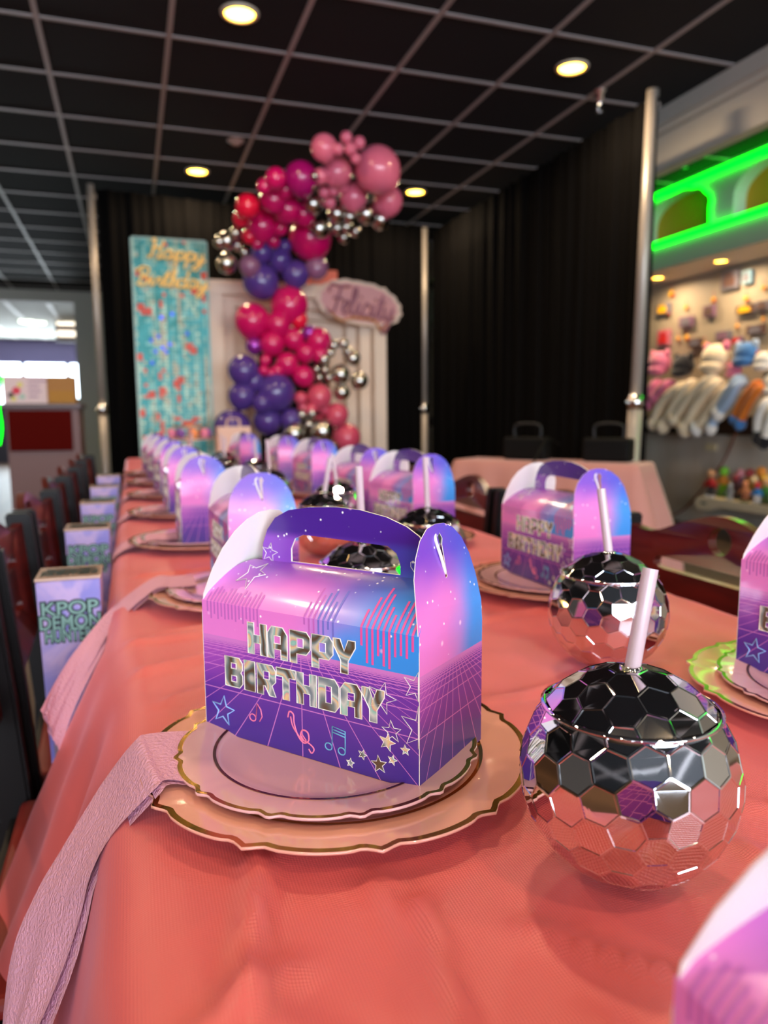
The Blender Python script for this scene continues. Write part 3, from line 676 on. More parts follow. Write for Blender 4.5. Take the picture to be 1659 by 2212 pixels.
def make_box():
    t_ = empty('party_favor_box')
    yf = -BD/2
    # cardboard body: front, back, floor
    bm = bmesh.new()
    def fr(a, b, k): return Vector((a, yf + k*.0006, b))
    plate(bm, [[(-BW/2, 0), (BW/2, 0), (BW/2, BH), (-BW/2, BH)]], fr, mf=0, mb=1, me=1)
    plate(bm, [[(BW/2, 0), (-BW/2, 0), (-BW/2, BH), (BW/2, BH)]], lambda a, b, k: Vector((a, -yf - k*.0006, b)), mf=0, mb=1, me=1)
    box(bm, -BW/2+.001, BW/2-.001, yf+.001, -yf-.001, .0002, .0008, 1)
    meshobj('carton', bm, [M_pf, M_white], t_)
    # sloping roof flaps
    bm = bmesh.new(); n = 10
    for s in (1, -1):
        rows_ = []
        for k in range(n+1):
            q = k/n; y_ = yf*(1-q)+(-.0012)*q; z_ = BH + (BR-BH)*(sin(q*pi/2)**.9); hw = BW/2 - .0145*q**1.2
            rows_.append([bm.verts.new((x, s*y_, z_)) for x in (-hw, -hw/3, hw/3, hw)])
        for a, b in zip(rows_, rows_[1:]):
            for i in range(3):
                f = bm.faces.new((a[i], a[i+1], b[i+1], b[i]) if s == 1 else (a[i+1], a[i], b[i], b[i+1])); f.smooth = True
    o = meshobj('roof_flap', bm, [M_pf], t_, smooth=True)
    # handle with its hand slot
    pts = smoothpath([(-.072, BR-.002), (-.066, .148), (-.05, .163), (-.01, .1695), (.03, .1675), (.062, .158), (.072, .150), (.073, .138), (.073, BR-.002)], 5)
    pts = [(p[0], p[1]) for p in [Vector((q[0], q[1], 0)) for q in [(-.072, BR-.002), (-.0705, .138), (-.066, .149), (-.058, .1585), (-.045, .165), (-.025, .1685), (0, .1700), (.02, .1692), (.042, .1655), (.058, .160), (.068, .154), (.073, .146), (.073, BR-.002)]]]
    hole = [(-.043, BR+.0012), (.053, BR+.0012), (.053, .134), (.050, .141), (.043, .1455), (0, .1468), (-.031, .1475), (-.039, .144), (-.043, .136)]
    bm = bmesh.new(); plate(bm, [pts, hole[::-1]], lambda a, b, k: Vector((a, -.0008+k*.0016, b)), mf=0, mb=0, me=1); meshobj('handle', bm, [M_pf, M_white], t_)
    # side panels with rounded tops
    ar = [(-BD/2, 0), (BD/2, 0), (BD/2, .09), (.0445, .105), (.042, .124), (.0375, .139), (.030, .151), (.020, .159), (.009, .1632), (-.003, .1640), (-.015, .1622), (-.026, .156), (-.035, .146), (-.041, .134), (-.0445, .115), (-BD/2, .09)]
    for s in (1, -1):
        bm = bmesh.new()
        slot = [(-.0015, .128), (.0012, .129), (.0012, .150), (.003, .154), (.0005, .158), (-.0025, .156), (-.0025, .150)]
        def fs(a, b, k):
            lean = (.012 if s > 0 else .027)*max(0, (b-BH)/(BT-BH))**1.1
            return Vector((s*(BW/2 - lean + .0004 - k*.0006), a*s, b))
        # split at the fold so the lean can bend
        up = [p for p in ar if p[1] >= .09]; 
        plate(bm, [ar, slot[::-1]] if s > 0 else [ar], fs, mf=0, mb=1, me=1)
        meshobj('side_panel', bm, [M_ps, M_white], t_)
    bm = bmesh.new(); tube(bm, smoothpath([(BW/2-.012, -.003, .158), (BW/2-.009, -.0075, .154), (BW/2-.006, -.0055, .143), (BW/2-.005, -.001, .131)], 5), [.0012]*16, 6); meshobj('tuck_tab', bm, M_white, t_)
    # foil lettering with white outline
    bm = bmesh.new()
    def word(s, xs_, z0, h, w=.0178):
        for ch, x in zip(s, xs_):
            x = (x-93)/1000
            for li, L in enumerate(GLY[ch]): pass
            L3 = [[(x+a*w, (z0+b*h)/1000) for a, b in L] for L in GLY[ch]]
            plate(bm, [L3[0]] + [q[::-1] for q in L3[1:]], lambda a, b, k: Vector((a, yf-.0005+k*.0004, b)), mf=0)
            for L in L3: tube(bm, [(a, yf-.0005, b) for a, b in L], .00042, 5, 1, closed=True)
    word('HAPPY', (45.3, 63.9, 84.0, 103.0, 121.0), 66.8, 23); word('BIRTHDAY', (22, 37.5, 53.2, 71.2, 89.3, 108, 126.2, 143.6), 38.4, 22.5, .0172)
    meshobj('foil_lettering', bm, [M_foil, M_wline], t_)
    # printed motifs
    bm = bmesh.new(); MI = [M_wline, M_bline, M_pline, M_tline, M_foil, M_hot, M_mau, M_vio]
    def P3(x, z): return Vector(((x-93)/1000, yf-.0002, z/1000))
    def starpts(x, z, r, rot=0, inner=.42): return [(x+(r if k % 2 == 0 else r*inner)*sin(pi*k/5+rot), z+(r if k % 2 == 0 else r*inner)*cos(pi*k/5+rot)) for k in range(10)]
    def star(x, z, r, mi, rot=0, fill=False, rad=.00035, xm=185.6):
        p = starpts(x, z, r, rot)
        if fill: plate(bm, [[(a, b) for a, b in p][::-1]], lambda a, b, k: P3(a, b)+Vector((0, -.0001+k*.0002, 0)), mf=4)
        q = [P3(min(a, xm), b) for a, b in p]; tube(bm, q, rad, 5, mi, closed=True)
    star(18.2, 17.8, 11.5, 1, .12, rad=.00065); star(158.5, 56, 11, 0, .25); star(166, 35, 7.5, 0, -.1); star(184, 68, 10, 0, .2); star(187, 41, 15, 0, .1)
    star(162.5, 27, 6.2, 0, .2, True); star(176, 25, 3.6, 0, -.1, True); star(143.3, 14, 3.6, 0, .3, True); star(133.4, 5.8, 3.4, 0, .1, True); star(156.2, 10.5, 6.2, 0, -.15, True); star(166.4, 16, 3.6, 0, .2, True)
    def RP(x, q): y_ = yf*(1-q)+(-.0012)*q; return Vector((x, y_-.0002, BH + (BR-BH)*(sin(q*pi/2)**.9)+.0004))
    tube(bm, [RP(-.062+a, .52+b*26) for a, b in [(x/1000, z/1000) for x, z in starpts(0, 0, 12, .3)]], .00035, 5, 0, closed=True)
    tube(bm, [Vector((-.064+a/1000, -.0011, .131+b/1000)) for a, b in starpts(0, 0, 8, .2)], .00033, 5, 0, closed=True)
    meshobj('printed_stars', bm, MI, t_); bm = bmesh.new()
    def T(pts, mi, rad=.00045, closed=False): tube(bm, [P3(a, b) for a, b in pts], rad, 5, mi, closed=closed)
    T([(47.5+3*cos(a*.52), 18.6+2.6*sin(a*.52)) for a in range(12)], 2, closed=True); T([(50.5, 18.6), (52.3, 30), (55.5, 26), (56.5, 21), (54, 17)], 2)
    T(smoothpath([(80.5, 26, 0), (82, 30.5, 0), (85.5, 29, 0), (86, 23, 0), (89, 15, 0), (94, 10.5, 0), (98.5, 13, 0), (98, 18.5, 0), (93.5, 19.5, 0), (91.5, 15.5, 0), (94, 12.5, 0)], 5) and [(p[0], p[1]) for p in smoothpath([(80.5, 26, 0), (82, 30.5, 0), (85.5, 29, 0), (86, 23, 0), (89, 15, 0), (94, 10.5, 0), (98.5, 13, 0), (98, 18.5, 0), (93.5, 19.5, 0), (91.5, 15.5, 0), (94, 12.5, 0)], 5)], 2, .0006)
    T([(p[0], p[1]) for p in smoothpath([(83, 27, 0), (85, 20, 0), (92, 13, 0), (99, 11, 0), (103, 8, 0), (101, 4.5, 0), (98.5, 7, 0)], 5)], 2, .0005); T([(92, 17), (96.5, 12.5)], 2)
    for cx_ in (115.6, 126.5): T([(cx_+2.9*cos(a*.52), 13+2.5*sin(a*.52)+(cx_-115.6)*-.08) for a in range(12)], 3, closed=True)
    T([(118.5, 13), (119, 28), (129.6, 26.5), (129.4, 12.3)], 3); T([(119, 26), (129.6, 24.5)], 3); T([(119, 24), (129.6, 22.5)], 3)
    meshobj('printed_music_notes', bm, MI, t_); bm = bmesh.new()
    def bar(x, z0, tt, mi, w=1.7):
        box(bm, (x-93)/1000, (x-93+w)/1000, yf-.0002, yf-.0001, z0/1000, BH, mi)
        # continues on the roof slope
        for a in range(5):
            q0, q1 = tt*a/5, tt*(a+1)/5
            def rp(q, x_): 
                y_ = yf*(1-q)+(-.0012)*q; z_ = BH + (BR-BH)*(sin(q*pi/2)**.9); return Vector((x_, y_-.0002, z_+.0003))
            xa, xb = (x-93)/1000, (x-93+w)/1000
            vv = [bm.verts.new(rp(q0, xa)), bm.verts.new(rp(q0, xb)), bm.verts.new(rp(q1, xb)), bm.verts.new(rp(q1, xa))]; f = bm.faces.new(vv); f.material_index = mi
    for k, (b_, tt) in enumerate(zip((88, 77, 76.5, 83, 77, 76, 84.5, 86, 85, 90), (.22, .42, .62, .5, .3, .2, .42, .5, .3, .22))): bar(142.5+4.25*k, b_, tt, 5)
    for k in range(15): bar(5+3.5*k, 92-5*abs(sin(k*1.7)), .12+.1*abs(sin(k*2.3)), 6, 1.5)
    for k in range(7): bar(96+4*k, 95-9*abs(sin(k*1.9)), .2+.25*abs(sin(k*1.3)), 7 if k > 2 else 6, 1.5)
    meshobj('printed_bars', bm, MI, t_); bm = bmesh.new()
    hp = [(0, -5), (-4, 0), (-4, 3), (-2, 4), (0, 2), (2, 4), (4, 3), (4, 0)]; tube(bm, [Vector((.0655+a/1000, -.0011, .133+b/1000)) for a, b in hp], .0003, 5, 0, closed=True)
    meshobj('printed_heart', bm, MI, t_)
    return t_
box0 = make_box()

# ------------------------------------------------------------------ faceted cups
def goldberg(R, seed):
    a = bmesh.new(); bmesh.ops.create_icosphere(a, subdivisions=3, radius=1)
    rot = Matrix.Rotation(seed, 3, 'Z') @ Matrix.Rotation(seed*1.7, 3, 'X')
    for v in a.verts: v.co = rot @ v.co
    bm = bmesh.new(); fc = {}
    a.faces.ensure_lookup_table()
    for f in a.faces: fc[f.index] = bm.verts.new(f.calc_center_median().normalized()*R)
    for v in a.verts:
        fs = list(v.link_faces); n = v.co.normalized(); ax = n.orthogonal().normalized(); ay = n.cross(ax)
        fs.sort(key=lambda f: math.atan2(f.calc_center_median().dot(ay), f.calc_center_median().dot(ax)))
        outer = [fc[f.index] for f in fs]
        c = sum((o_.co for o_ in outer), Vector())/len(outer); d = min(o_.co.dot(n) for o_ in outer)
        mid = [bm.verts.new(c + (o_.co-c)*.94 + n*(.0001)) for o_ in outer]
        inner = [bm.verts.new(c + (o_.co-c)*.90 - n*(c.dot(n)-d+.0001)) for o_ in outer]
        bm.faces.new(inner)
        m = len(outer)
        for k in range(m):
            bm.faces.new((outer[k], outer[(k+1) % m], mid[(k+1) % m], mid[k])); bm.faces.new((mid[k], mid[(k+1) % m], inner[(k+1) % m], inner[k]))
    a.free(); bmesh.ops.recalc_face_normals(bm, faces=bm.faces); return bm
CRAD = .0575
def make_cup(seed=.4, sx=.01, sy=.005, sh=.062):
    t_ = empty('disco_ball_cup'); cz = CRAD*.985; zc = CRAD*.62
    bm = goldberg(CRAD, seed)
    bmesh.ops.bisect_plane(bm, geom=bm.verts[:]+bm.edges[:]+bm.faces[:], plane_co=(0, 0, zc), plane_no=(0, 0, 1), clear_outer=True)
    for v in bm.verts: v.co.z = max(v.co.z, -CRAD*.955)+cz
    meshobj('faceted_bowl', bm, M_chrome, t_)
    bm = goldberg(CRAD, seed+.5)
    bmesh.ops.bisect_plane(bm, geom=bm.verts[:]+bm.edges[:]+bm.faces[:], plane_co=(0, 0, zc+.0012), plane_no=(0, 0, 1), clear_inner=True)
    for v in bm.verts: v.co.z += cz+.0008
    rr_ = math.sqrt(CRAD**2-zc**2)
    lathe(bm, [(rr_-.002, zc+cz+.0005), (rr_+.0012, zc+cz+.0006), (rr_+.0016, zc+cz+.0018), (rr_-.0004, zc+cz+.0026)], 72)
    meshobj('faceted_lid', bm, M_chrome, t_)
    bm = bmesh.new()
    base = Vector((0, 0, cz+CRAD-.004)); tip = base + Vector((sx, sy, sh))
    prof = [(base + (tip-base)*k/4) for k in range(5)]
    tube(bm, prof, .0042, 20, caps=False); tube(bm, [p for p in prof[::-1]], .0034, 20, caps=False)
    meshobj('straw', bm, M_straw, t_, smooth=True)
    bm = bmesh.new(); lathe(bm, [(.0062, cz+CRAD-.0012), (.006, cz+CRAD+.0012), (.0046, cz+CRAD+.0016)], 24); meshobj('straw_collar', bm, M_chrome, t_)
    return t_

# ------------------------------------------------------------------ napkins
def make_napkin(front, back, z_in, name='paper_napkin'):
    """front/back: lists of (x, y, z) along the two long edges, from the plate outwards"""
    bm = bmesh.new(); n = 60
    Fp = smoothpath(front, 12); Bp = smoothpath(back, 12); m = min(len(Fp), len(Bp)); rowsT = []
    for lay in (0, 1):
        rows_ = []
        for i in range(m):
            a, b = Fp[i], Bp[i]; row = []
            for j in range(15):
                s = j/14; p = a.lerp(b, s)
                k = i/m
                p = p + Vector((0, 0, (.0016 if lay == 0 else .0001))) + Vector((-.0018*noise.noise((s*4, k*5, 1))*k*2, 0, .0012*noise.noise((s*6, k*14, 4))*min(1, k*2)*min(1, k*2)))
                if lay == 1: p += Vector((.004*k+.0007, -.010*k*(1-s), -.004*k))
                row.append(bm.verts.new(p))
            rows_.append(row)
        for a, b in zip(rows_, rows_[1:]):
            for j in range(14): f = bm.faces.new((a[j], a[j+1], b[j+1], b[j])); f.smooth = True
    return meshobj(name, bm, M_napkin, smooth=True)

# ------------------------------------------------------------------ place settings
PL_Z, SAL_Z, BOX_Z = TZ+.003, TZ+.003+.0062, TZ+.003+.0062+.0064
left = [(.137, .513, -51), (.151, 1.035, -88), (.124, 1.505, -90), (.120, 1.97, -88), (.115, 2.44, -85), (.105, 2.91, -83), (.095, 3.38, -82)]
right = [(.592, .456, -80), (.577, .919, -88), (.515, 1.37, -82), (.510, 1.68, -84), (.545, 2.30, -84), (.540, 2.80, -86), (.470, 3.35, -82)]
Lw = ['in sharp focus at the front', 'directly behind the sharp front box', 'third in the left row', 'fourth in the left row', 'fifth in the left row', 'sixth in the left row', 'last in the left row']
Rw = ['cut off by the right photo edge', 'in front of the round hole chair back', 'third in the right row', 'fourth in the right row', 'fifth in the right row', 'sixth in the right row', 'last in the right row']
first = {'c': charger0, 's': salad0, 'b': box0}
used = {'c': 0, 's': 0, 'b': 0}
def get(k):
    used[k] += 1
    return first[k] if used[k] == 1 else copy_tree(first[k])
allset = [(p, 'l', i) for i, p in enumerate(left)] + [(p, 'r', i) for i, p in enumerate(right)]
for (x, y, th), side, i in allset:
    wd = (Lw if side == 'l' else Rw)[i]
    cxy = (.130, .495) if (side, i) == ('l', 0) else (x-.005, y-.012) if side == 'l' else (x-.006, y+.004)
    rz = 0 if (side, i) == ('l', 0) else rnd.uniform(-.3, .3)
    c = get('c'); c.location = (cxy[0], cxy[1], PL_Z); c.rotation_euler.z = rz; tag(c, 'large scalloped charger plate under the box ' + wd, 'plate', 'scalloped charger plates')
    s_ = get('s'); s_.location = (cxy[0]-.007, cxy[1], SAL_Z); s_.rotation_euler.z = rz; tag(s_, 'smaller scalloped pink plate under the box ' + wd, 'plate', 'smaller scalloped plates')
    b = get('b'); b.location = (x, y, BOX_Z); b.rotation_euler.z = math.radians(th); tag(b, 'purple Happy Birthday handle box ' + wd, 'gift box', 'purple handled favor boxes')
b = get('b'); b.location = (.176, .053, TZ+.004); b.rotation_euler.z = math.radians(-88); tag(b, 'very blurred purple box with white flap at the bottom right corner of the photo', 'gift box', 'purple handled favor boxes')

cups = [(.2447, .3193, .4, .013, .004, .056, 'large faceted chrome ball cup with straw, front right of the sharp box'),
        (.4348, .6068, 1.3, -.006, .008, .066, 'faceted chrome ball cup just behind the largest cup'),
        (.228, .752, 2.2, -.004, -.003, .085, 'faceted chrome ball cup seen through the handle of the front box'),
        (.405, 1.005, 2.9, -.004, .0, .078, 'faceted chrome ball cup right behind the front box handle, straw upright'),
        (.318, 1.28, 3.3, .012, .0, .065, 'faceted ball cup fourth back, left of the middle of the table'),
        (.400, 1.50, .9, -.008, .004, .06, 'faceted ball cup between the second left box and fourth right box'),
        (.330, 1.90, 1.8, -.005, .0, .08, 'blurred faceted ball cup in the middle of the table, behind the third boxes'),
        (.372, 2.38, 2.6, -.004, .0, .07, 'blurred faceted ball cup in front of the fifth right box'),
        (.300, 2.62, .2, .004, .0, .07, 'blurred faceted ball cup among the far left boxes'),
        (.340, 3.02, 1.1, -.006, .0, .07, 'far blurred faceted ball cup near the last boxes'),
        (.250, 3.45, 1.9, .004, .0, .07, 'farthest faceted ball cup, near the cake stand')]
for x, y, sd, sx, sy, sh, l in cups:
    c = make_cup(sd, sx, sy, sh); c.location = (x, y, TZ+.0025); tag(c, l, 'cup', 'chrome faceted ball cups')

def V(x, y, z): return Vector((x, y, z))
zt_ = TZ+.0176
fr_ = [atz(450, 1698, zt_), atz(405, 1694, zt_+.0005), atz(359, 1690, zt_+.0025), atz(332, 1712, zt_+.0022)] + [aty(u, v, .478) for u, v in ((250, 1800), (200, 1890), (170, 1990), (135, 2100), (80, 2230), (40, 2330))]
bk_ = [atz(425, 1583, zt_), atz(380, 1584, zt_+.0005), atz(318, 1590, zt_+.0025), atz(290, 1606, zt_+.0015)] + [aty(u, v, .562) for u, v in ((225, 1690), (150, 1810), (80, 1930), (30, 2050), (8, 2180), (0, 2300))]
nk = make_napkin(fr_, bk_, 0); tag(nk, 'lilac paper napkin under the front plates, hanging over the table edge', 'napkin', 'lilac paper napkins')
fr_ = [V(.075, 1.035, TZ+.019), V(.045, 1.030, TZ+.0195), V(.018, 1.025, TZ+.019), V(-.03, .985, TZ-.012), V(-.062, .94, TZ-.05), V(-.085, .90, TZ-.085), V(-.098, .875, TZ-.118)]
bk_ = [V(.075, 1.11, TZ+.019), V(.045, 1.108, TZ+.0195), V(.018, 1.105, TZ+.019), V(-.035, 1.05, TZ-.005), V(-.070, .98, TZ-.028), V(-.095, .925, TZ-.052), V(-.112, .88, TZ-.075)]
n2 = make_napkin(fr_, bk_, 0); tag(n2, 'lilac napkin hanging over the gift box corner from the second left plate', 'napkin', 'lilac paper napkins')
fr_ = [V(.075, -.04, .019), V(.045, -.045, .0195), V(.012, -.05, .018), V(-.040, -.055, -.006), V(-.048, -.06, -.05), V(-.055, -.065, -.10)]
bk_ = [V(.075, .045, .019), V(.045, .044, .0195), V(.012, .043, .018), V(-.040, .04, -.004), V(-.048, .035, -.05), V(-.055, .03, -.10)]
n3 = None
for i, (x, y, th) in enumerate(left[2:]):
    if n3 is None: n3 = make_napkin(fr_, bk_, 0); o = n3
    else: o = n3.copy(); COL.objects.link(o)
    o.location = (0, y-.01, TZ); tag(o, 'lilac napkin over the table edge, under the plate of the %s left box' % ('third', 'fourth', 'fifth', 'sixth', 'seventh')[i], 'napkin', 'lilac paper napkins')

# ------------------------------------------------------------------ popcorn style gift boxes on the chair seats
M_gb = NB('periwinkle_print'); N = M_gb; co, X, Y, Z = N.obj()
nz_ = N.n('ShaderNodeTexNoise'); nz_.inputs['Scale'].default_value = 16; nz_.inputs['Distortion'].default_value = 1.5; N.nt.links.new(co, nz_.inputs['Vector'])
N.nt.links.new(N.mix(N.ss(nz_.outputs['Fac'], .35, .65), '8f8fe0', 'c8b4e8'), N.b.inputs['Base Color']); N.b.inputs['Roughness'].default_value = .3; M_gb = N.m
M_gt = mat('lid_silver_pink', 'c9ab9c', .25, metal=.5); M_ink = mat('dark_teal_ink', '10282b', .4); M_inkl = mat('mint_ink', '86b4ae', .35)
def make_gift():
    t_ = empty('gift_box'); h = .30; a, b = .034, .040
    bm = bmesh.new()
    vs_, fs = box(bm, -b, b, -b, b, .0, h)
    for v in vs_:
        if v.co.z < .01: v.co.x *= a/b; v.co.y *= a/b
    bmesh.ops.bevel(bm, geom=list({e for f in fs for e in f.edges}), offset=.0015, segments=2, affect='EDGES')
    meshobj('carton', bm, M_gb, t_)
    bm = bmesh.new(); bevelbox(bm, -b-.0012, b+.0012, -b-.0012, b+.0012, h, h+.004, .001); meshobj('lid', bm, M_gt, t_)
    for k, (w_, z) in enumerate((('KPOP', .262), ('DEMON', .243), ('HUNTERS', .225))):
        sx_ = (1.15, .86, .60)[k]
        yy = -(a+(b-a)*z/h)
        script_text('printed_title_outline', w_, .025, 0, M_ink, (0, yy-.0007, z), .0003, .0024, t_, 1.0, sx=sx_)
        script_text('printed_title', w_, .025, 0, M_inkl, (0, yy-.0013, z), .0002, .0004, t_, 1.0, sx=sx_)
    for k, (w_, y_) in enumerate((('KPOP', .014), ('DEMON', -.001), ('HUNTERS', -.016))):
        script_text('lid_title', w_, .021, 0, M_ink, (0, y_, h+.0046), .0002, .0012, t_, 1.0, rx=0, sx=(1.2, .95, .78)[k])
    bm = bmesh.new(); box(bm, -a+.004, a-.004, -a-.0012-.0018, -a-.0018+.001, .04, .075); meshobj('small_print', bm, mat('print_greymauve', 'a08c9c', .5), t_)
    return t_
gift0 = make_gift(); SEAT = .46
for k in range(5):
    o = gift0 if k == 0 else copy_tree(gift0)
    o.location = (-.090, 1.095+.465*k, SEAT+.026); tag(o, 'periwinkle popcorn style gift box on the %s chair seat along the left side' % ('nearest visible', 'second', 'third', 'fourth', 'fifth')[k], 'gift box', 'gift boxes on the left chair seats')

# ------------------------------------------------------------------ chairs (built facing +x, back at x = 0)
def make_chair():
    t_ = empty('dining_chair'); w = .205
    for s in (-1, 1):
        bm = bmesh.new(); y = s*w
        pts = [(-.035, y, 0), (-.005, y, .22), (.008, y, .45), (-.004, y, .62), (-.022, y, .822)]
        for (p, q) in zip(pts, pts[1:]): pass
        rings = []
        for x_, y_, z_ in pts:
            rings.append([bm.verts.new((x_+dx, y_+dy, z_)) for dx, dy in ((-.022, -.014), (.022, -.014), (.022, .014), (-.022, .014))])
        for A_, B_ in zip(rings, rings[1:]):
            for k in range(4): bm.faces.new((A_[k], A_[(k+1) % 4], B_[(k+1) % 4], B_[k]))
        bm.faces.new(rings[0][::-1]); bm.faces.new(rings[-1])
        bmesh.ops.bevel(bm, geom=bm.edges[:], offset=.004, segments=2, affect='EDGES')
        meshobj('back_post', bm, M_blackwood, t_)
        bm = bmesh.new(); bevelbox(bm, .35, .385, y-.017, y+.017, 0, .43, .004); meshobj('front_leg', bm, M_blackwood, t_)
    # mahogany back panel: wavy top, round hole, long slot, bowed
    def top(y): return .812 + .026*math.exp(-(y/.085)**2) - .016*math.exp(-((abs(y)-.15)/.05)**2)
    ol = [(-w+.014, .60), (w-.014, .60)] + [(y, top(y)) for y in [(w-.014) - (2*w-.028)*k/30 for k in range(31)]]
    hole = [(.025*cos(2*pi*k/20), .798+.022*sin(2*pi*k/20)) for k in range(20)]
    def rslot(y0, y1, z0, z1): r = (z1-z0)/2; return [(y1-r+r*sin(pi*k/8), (z0+z1)/2-r*cos(pi*k/8)) for k in range(9)] + [(y0+r-r*sin(pi*k/8), (z0+z1)/2+r*cos(pi*k/8)) for k in range(9)]
    s1 = rslot(-.135, .135, .735, .755); s2 = rslot(-.135, .135, .655, .675)
    def fn(a, b, k):
        bow = -.030*(1-(a/w)**2)
        return Vector((-.020 + (b-.82)*-.08 + bow + (k-.5)*.016, a, b))
    bm = bmesh.new(); plate(bm, [ol, hole[::-1], s1[::-1], s2[::-1]], fn, mf=0); meshobj('backrest', bm, M_mahog, t_)
    bm = bmesh.new(); bevelbox(bm, .0, .40, -w, w, .43, .455, .006); meshobj('seat_frame', bm, M_blackwood, t_)
    bm = bmesh.new(); bevelbox(bm, .015, .395, -w+.01, w-.01, .455, .478, .010, seg=3); meshobj('seat_cushion', bm, mat('seat_red', '6b1510', .45), t_)
    bm = bmesh.new()
    for s in (-1, 1): box(bm, .0, .37, s*w-.008, s*w+.008, .15, .18)
    box(bm, .17, .19, -w, w, .152, .178); meshobj('stretcher', bm, M_blackwood, t_)
    return t_
chair0 = make_chair(); lf = ['at the left photo edge, nearest to the camera', 'second from the camera on the left', 'third from the camera on the left', 'fourth from the camera on the left', 'fifth on the left, partly hidden by nearer chairs', 'sixth on the left, beside the far gift boxes', 'farthest on the left near the black drape']
for k in range(7):
    o = chair0 if k == 0 else copy_tree(chair0)
    o.location = (-.185, .885+.465*k, 0); o.rotation_euler.z = (0, .03, -.02, .02, 0, .03, -.03)[k]
    tag(o, 'mahogany backed chair with black posts, ' + lf[k], 'chair', 'chairs on the left side of the table')
rt = ['whose round hole and slot show beside the cut off box', 'behind the box with the straw in front', 'showing black post left of the box, before the pink side table', 'fourth on the right side, mostly hidden by boxes', 'fifth on the right side, mostly hidden', 'sixth on the right side, far down the table']
for k in range(6):
    o = copy_tree(chair0); o.location = (.835, (.935, 1.40, 1.86, 2.30, 2.75, 3.20)[k], 0); o.rotation_euler.z = pi + (0, .04, -.03, .02, .03, 0)[k]
    tag(o, 'dark mahogany chair ' + rt[k], 'chair', 'chairs on the right side of the table')

# ------------------------------------------------------------------ items at the far end of the table
t = empty('cake_stand', (.30, 4.25, TZ+.003)); tag(t, 'small round tiered stand with gold rims at the far end of the table', 'cake stand')
bm = bmesh.new(); lathe(bm, [(0, 0), (.09, 0), (.085, .008), (.02, .02), (.015, .12), (.13, .13), (.135, .137), (0, .139)], 40); meshobj('lower_tier', bm, M_white, t)
bm = bmesh.new(); lathe(bm, [(.012, .139), (.012, .19), (.09, .197), (.092, .203), (0, .205)], 40); meshobj('upper_tier', bm, M_plate2, t)
bm = bmesh.new(); lathe(bm, [(.134, .133), (.138, .136), (.134, .139)], 40); lathe(bm, [(.091, .198), (.094, .201), (.091, .204)], 40); meshobj('gold_edge', bm, M_gold, t)
for k in range(9):
    a = 2*pi*k/9; bm = bmesh.new(); r_ = .10
    lathe(bm, [(0, 0), (.017, 0), (.023, .025), (.02, .034), (.012, .045), (0, .048)], 14)
    o = meshobj('cupcake', bm, mat(('icing_violet', 'icing_orange', 'icing_rose')[k % 3], ('7a4a9c', 'e88a4a', 'd87a9c')[k % 3], .5), smooth=True); o.location = (.30+r_*cos(a), 4.25+r_*sin(a), TZ+.003+.1395)
    tag(o, ('violet', 'orange', 'rose')[k % 3] + ' iced cupcake on the lower tier of the far cake stand', 'cupcake', ('violet', 'orange', 'rose')[k % 3] + ' cupcakes on the cake stand')
p = aty(506, 985, 4.6)
t = empty('cream_gift_bag', (p.x, 4.6, TZ+.003)); tag(t, 'cream paper bag standing before the purple balloons at the far table end', 'gift bag')
bm = bmesh.new(); bevelbox(bm, -.10, .10, -.04, .04, 0, .19, .003); meshobj('body', bm, mat('cream_paper', 'd6b9a8', .6), t)
bm = bmesh.new()
for s in (-.03, .03): tube(bm, smoothpath([(-.04, s, .188), (-.03, s, .235), (.03, s, .235), (.04, s, .188)], 5), .003, 6)
meshobj('handle', bm, mat('cream_paper'), t)

# ------------------------------------------------------------------ side table with pink cloth by the drape
SRZ = math.radians(37.4); t = empty('side_table', (2.245, 3.715, 0), SRZ); tag(t, 'side table under a pale pink cloth beside the black side drape', 'table')
bm = bmesh.new(); bevelbox(bm, -.13, .13, -.50, .50, .70, .735, .005); meshobj('table_top', bm, mat('table_wood'), t)
for sx in (-.10, .10):
    for sy in (-.45, .45): bm = bmesh.new(); tube(bm, [(sx, sy, 0), (sx, sy, .70)], .014, 10); meshobj('leg', bm, M_blackwood, t)
bm = bmesh.new(); rings = []
M_cl2 = mat('pink_cloth_plain', 'bc827a', .6, sheen=.2)
hw, hd = .145, .53
for j, (d, fl) in enumerate(((0, 0), (.010, .008), (.06, .022), (.15, .05), (.28, .09), (.42, .125), (.58, .16))):
    ring = []
    for k in range(160):
        a = k/160*4; s_ = int(a); f = a-s_; cn = [(-hw, -hd), (hw, -hd), (hw, hd), (-hw, hd)]; p0, p1 = cn[s_], cn[(s_+1) % 4]
        x, y = p0[0]+(p1[0]-p0[0])*f, p0[1]+(p1[1]-p0[1])*f
        ox, oy = ((0, -1), (1, 0), (0, 1), (-1, 0))[s_]
        L_ = min(f, 1-f); wob = .5*sin(k*.9)*d*.12
        cx_ = (0 if L_ > .06 else 1)
        x2 = x + ox*(fl+wob) + (fl if x > 0 else -fl)*(1 if abs(x) > hw*.98 and ox == 0 else 0); y2 = y + oy*(fl+wob) + (fl if y > 0 else -fl)*(1 if abs(y) > hd*.98 and oy == 0 else 0)
        ring.append(bm.verts.new((x2, y2, .742-d)))
    rings.append(ring)
bm.faces.new(rings[0])
for A_, B_ in zip(rings, rings[1:]):
    for k in range(160): f = bm.faces.new((A_[k], B_[k], B_[(k+1) % 160], A_[(k+1) % 160])); f.smooth = True
o = meshobj('tablecloth', bm, M_cl2); o.location = (2.245, 3.715, 0); o.rotation_euler.z = SRZ; tag(o, 'pale pink cloth hanging over the side table by the black drape', 'tablecloth')
M_bag = mat('black_fabric', '060607', .7, spec=.2)
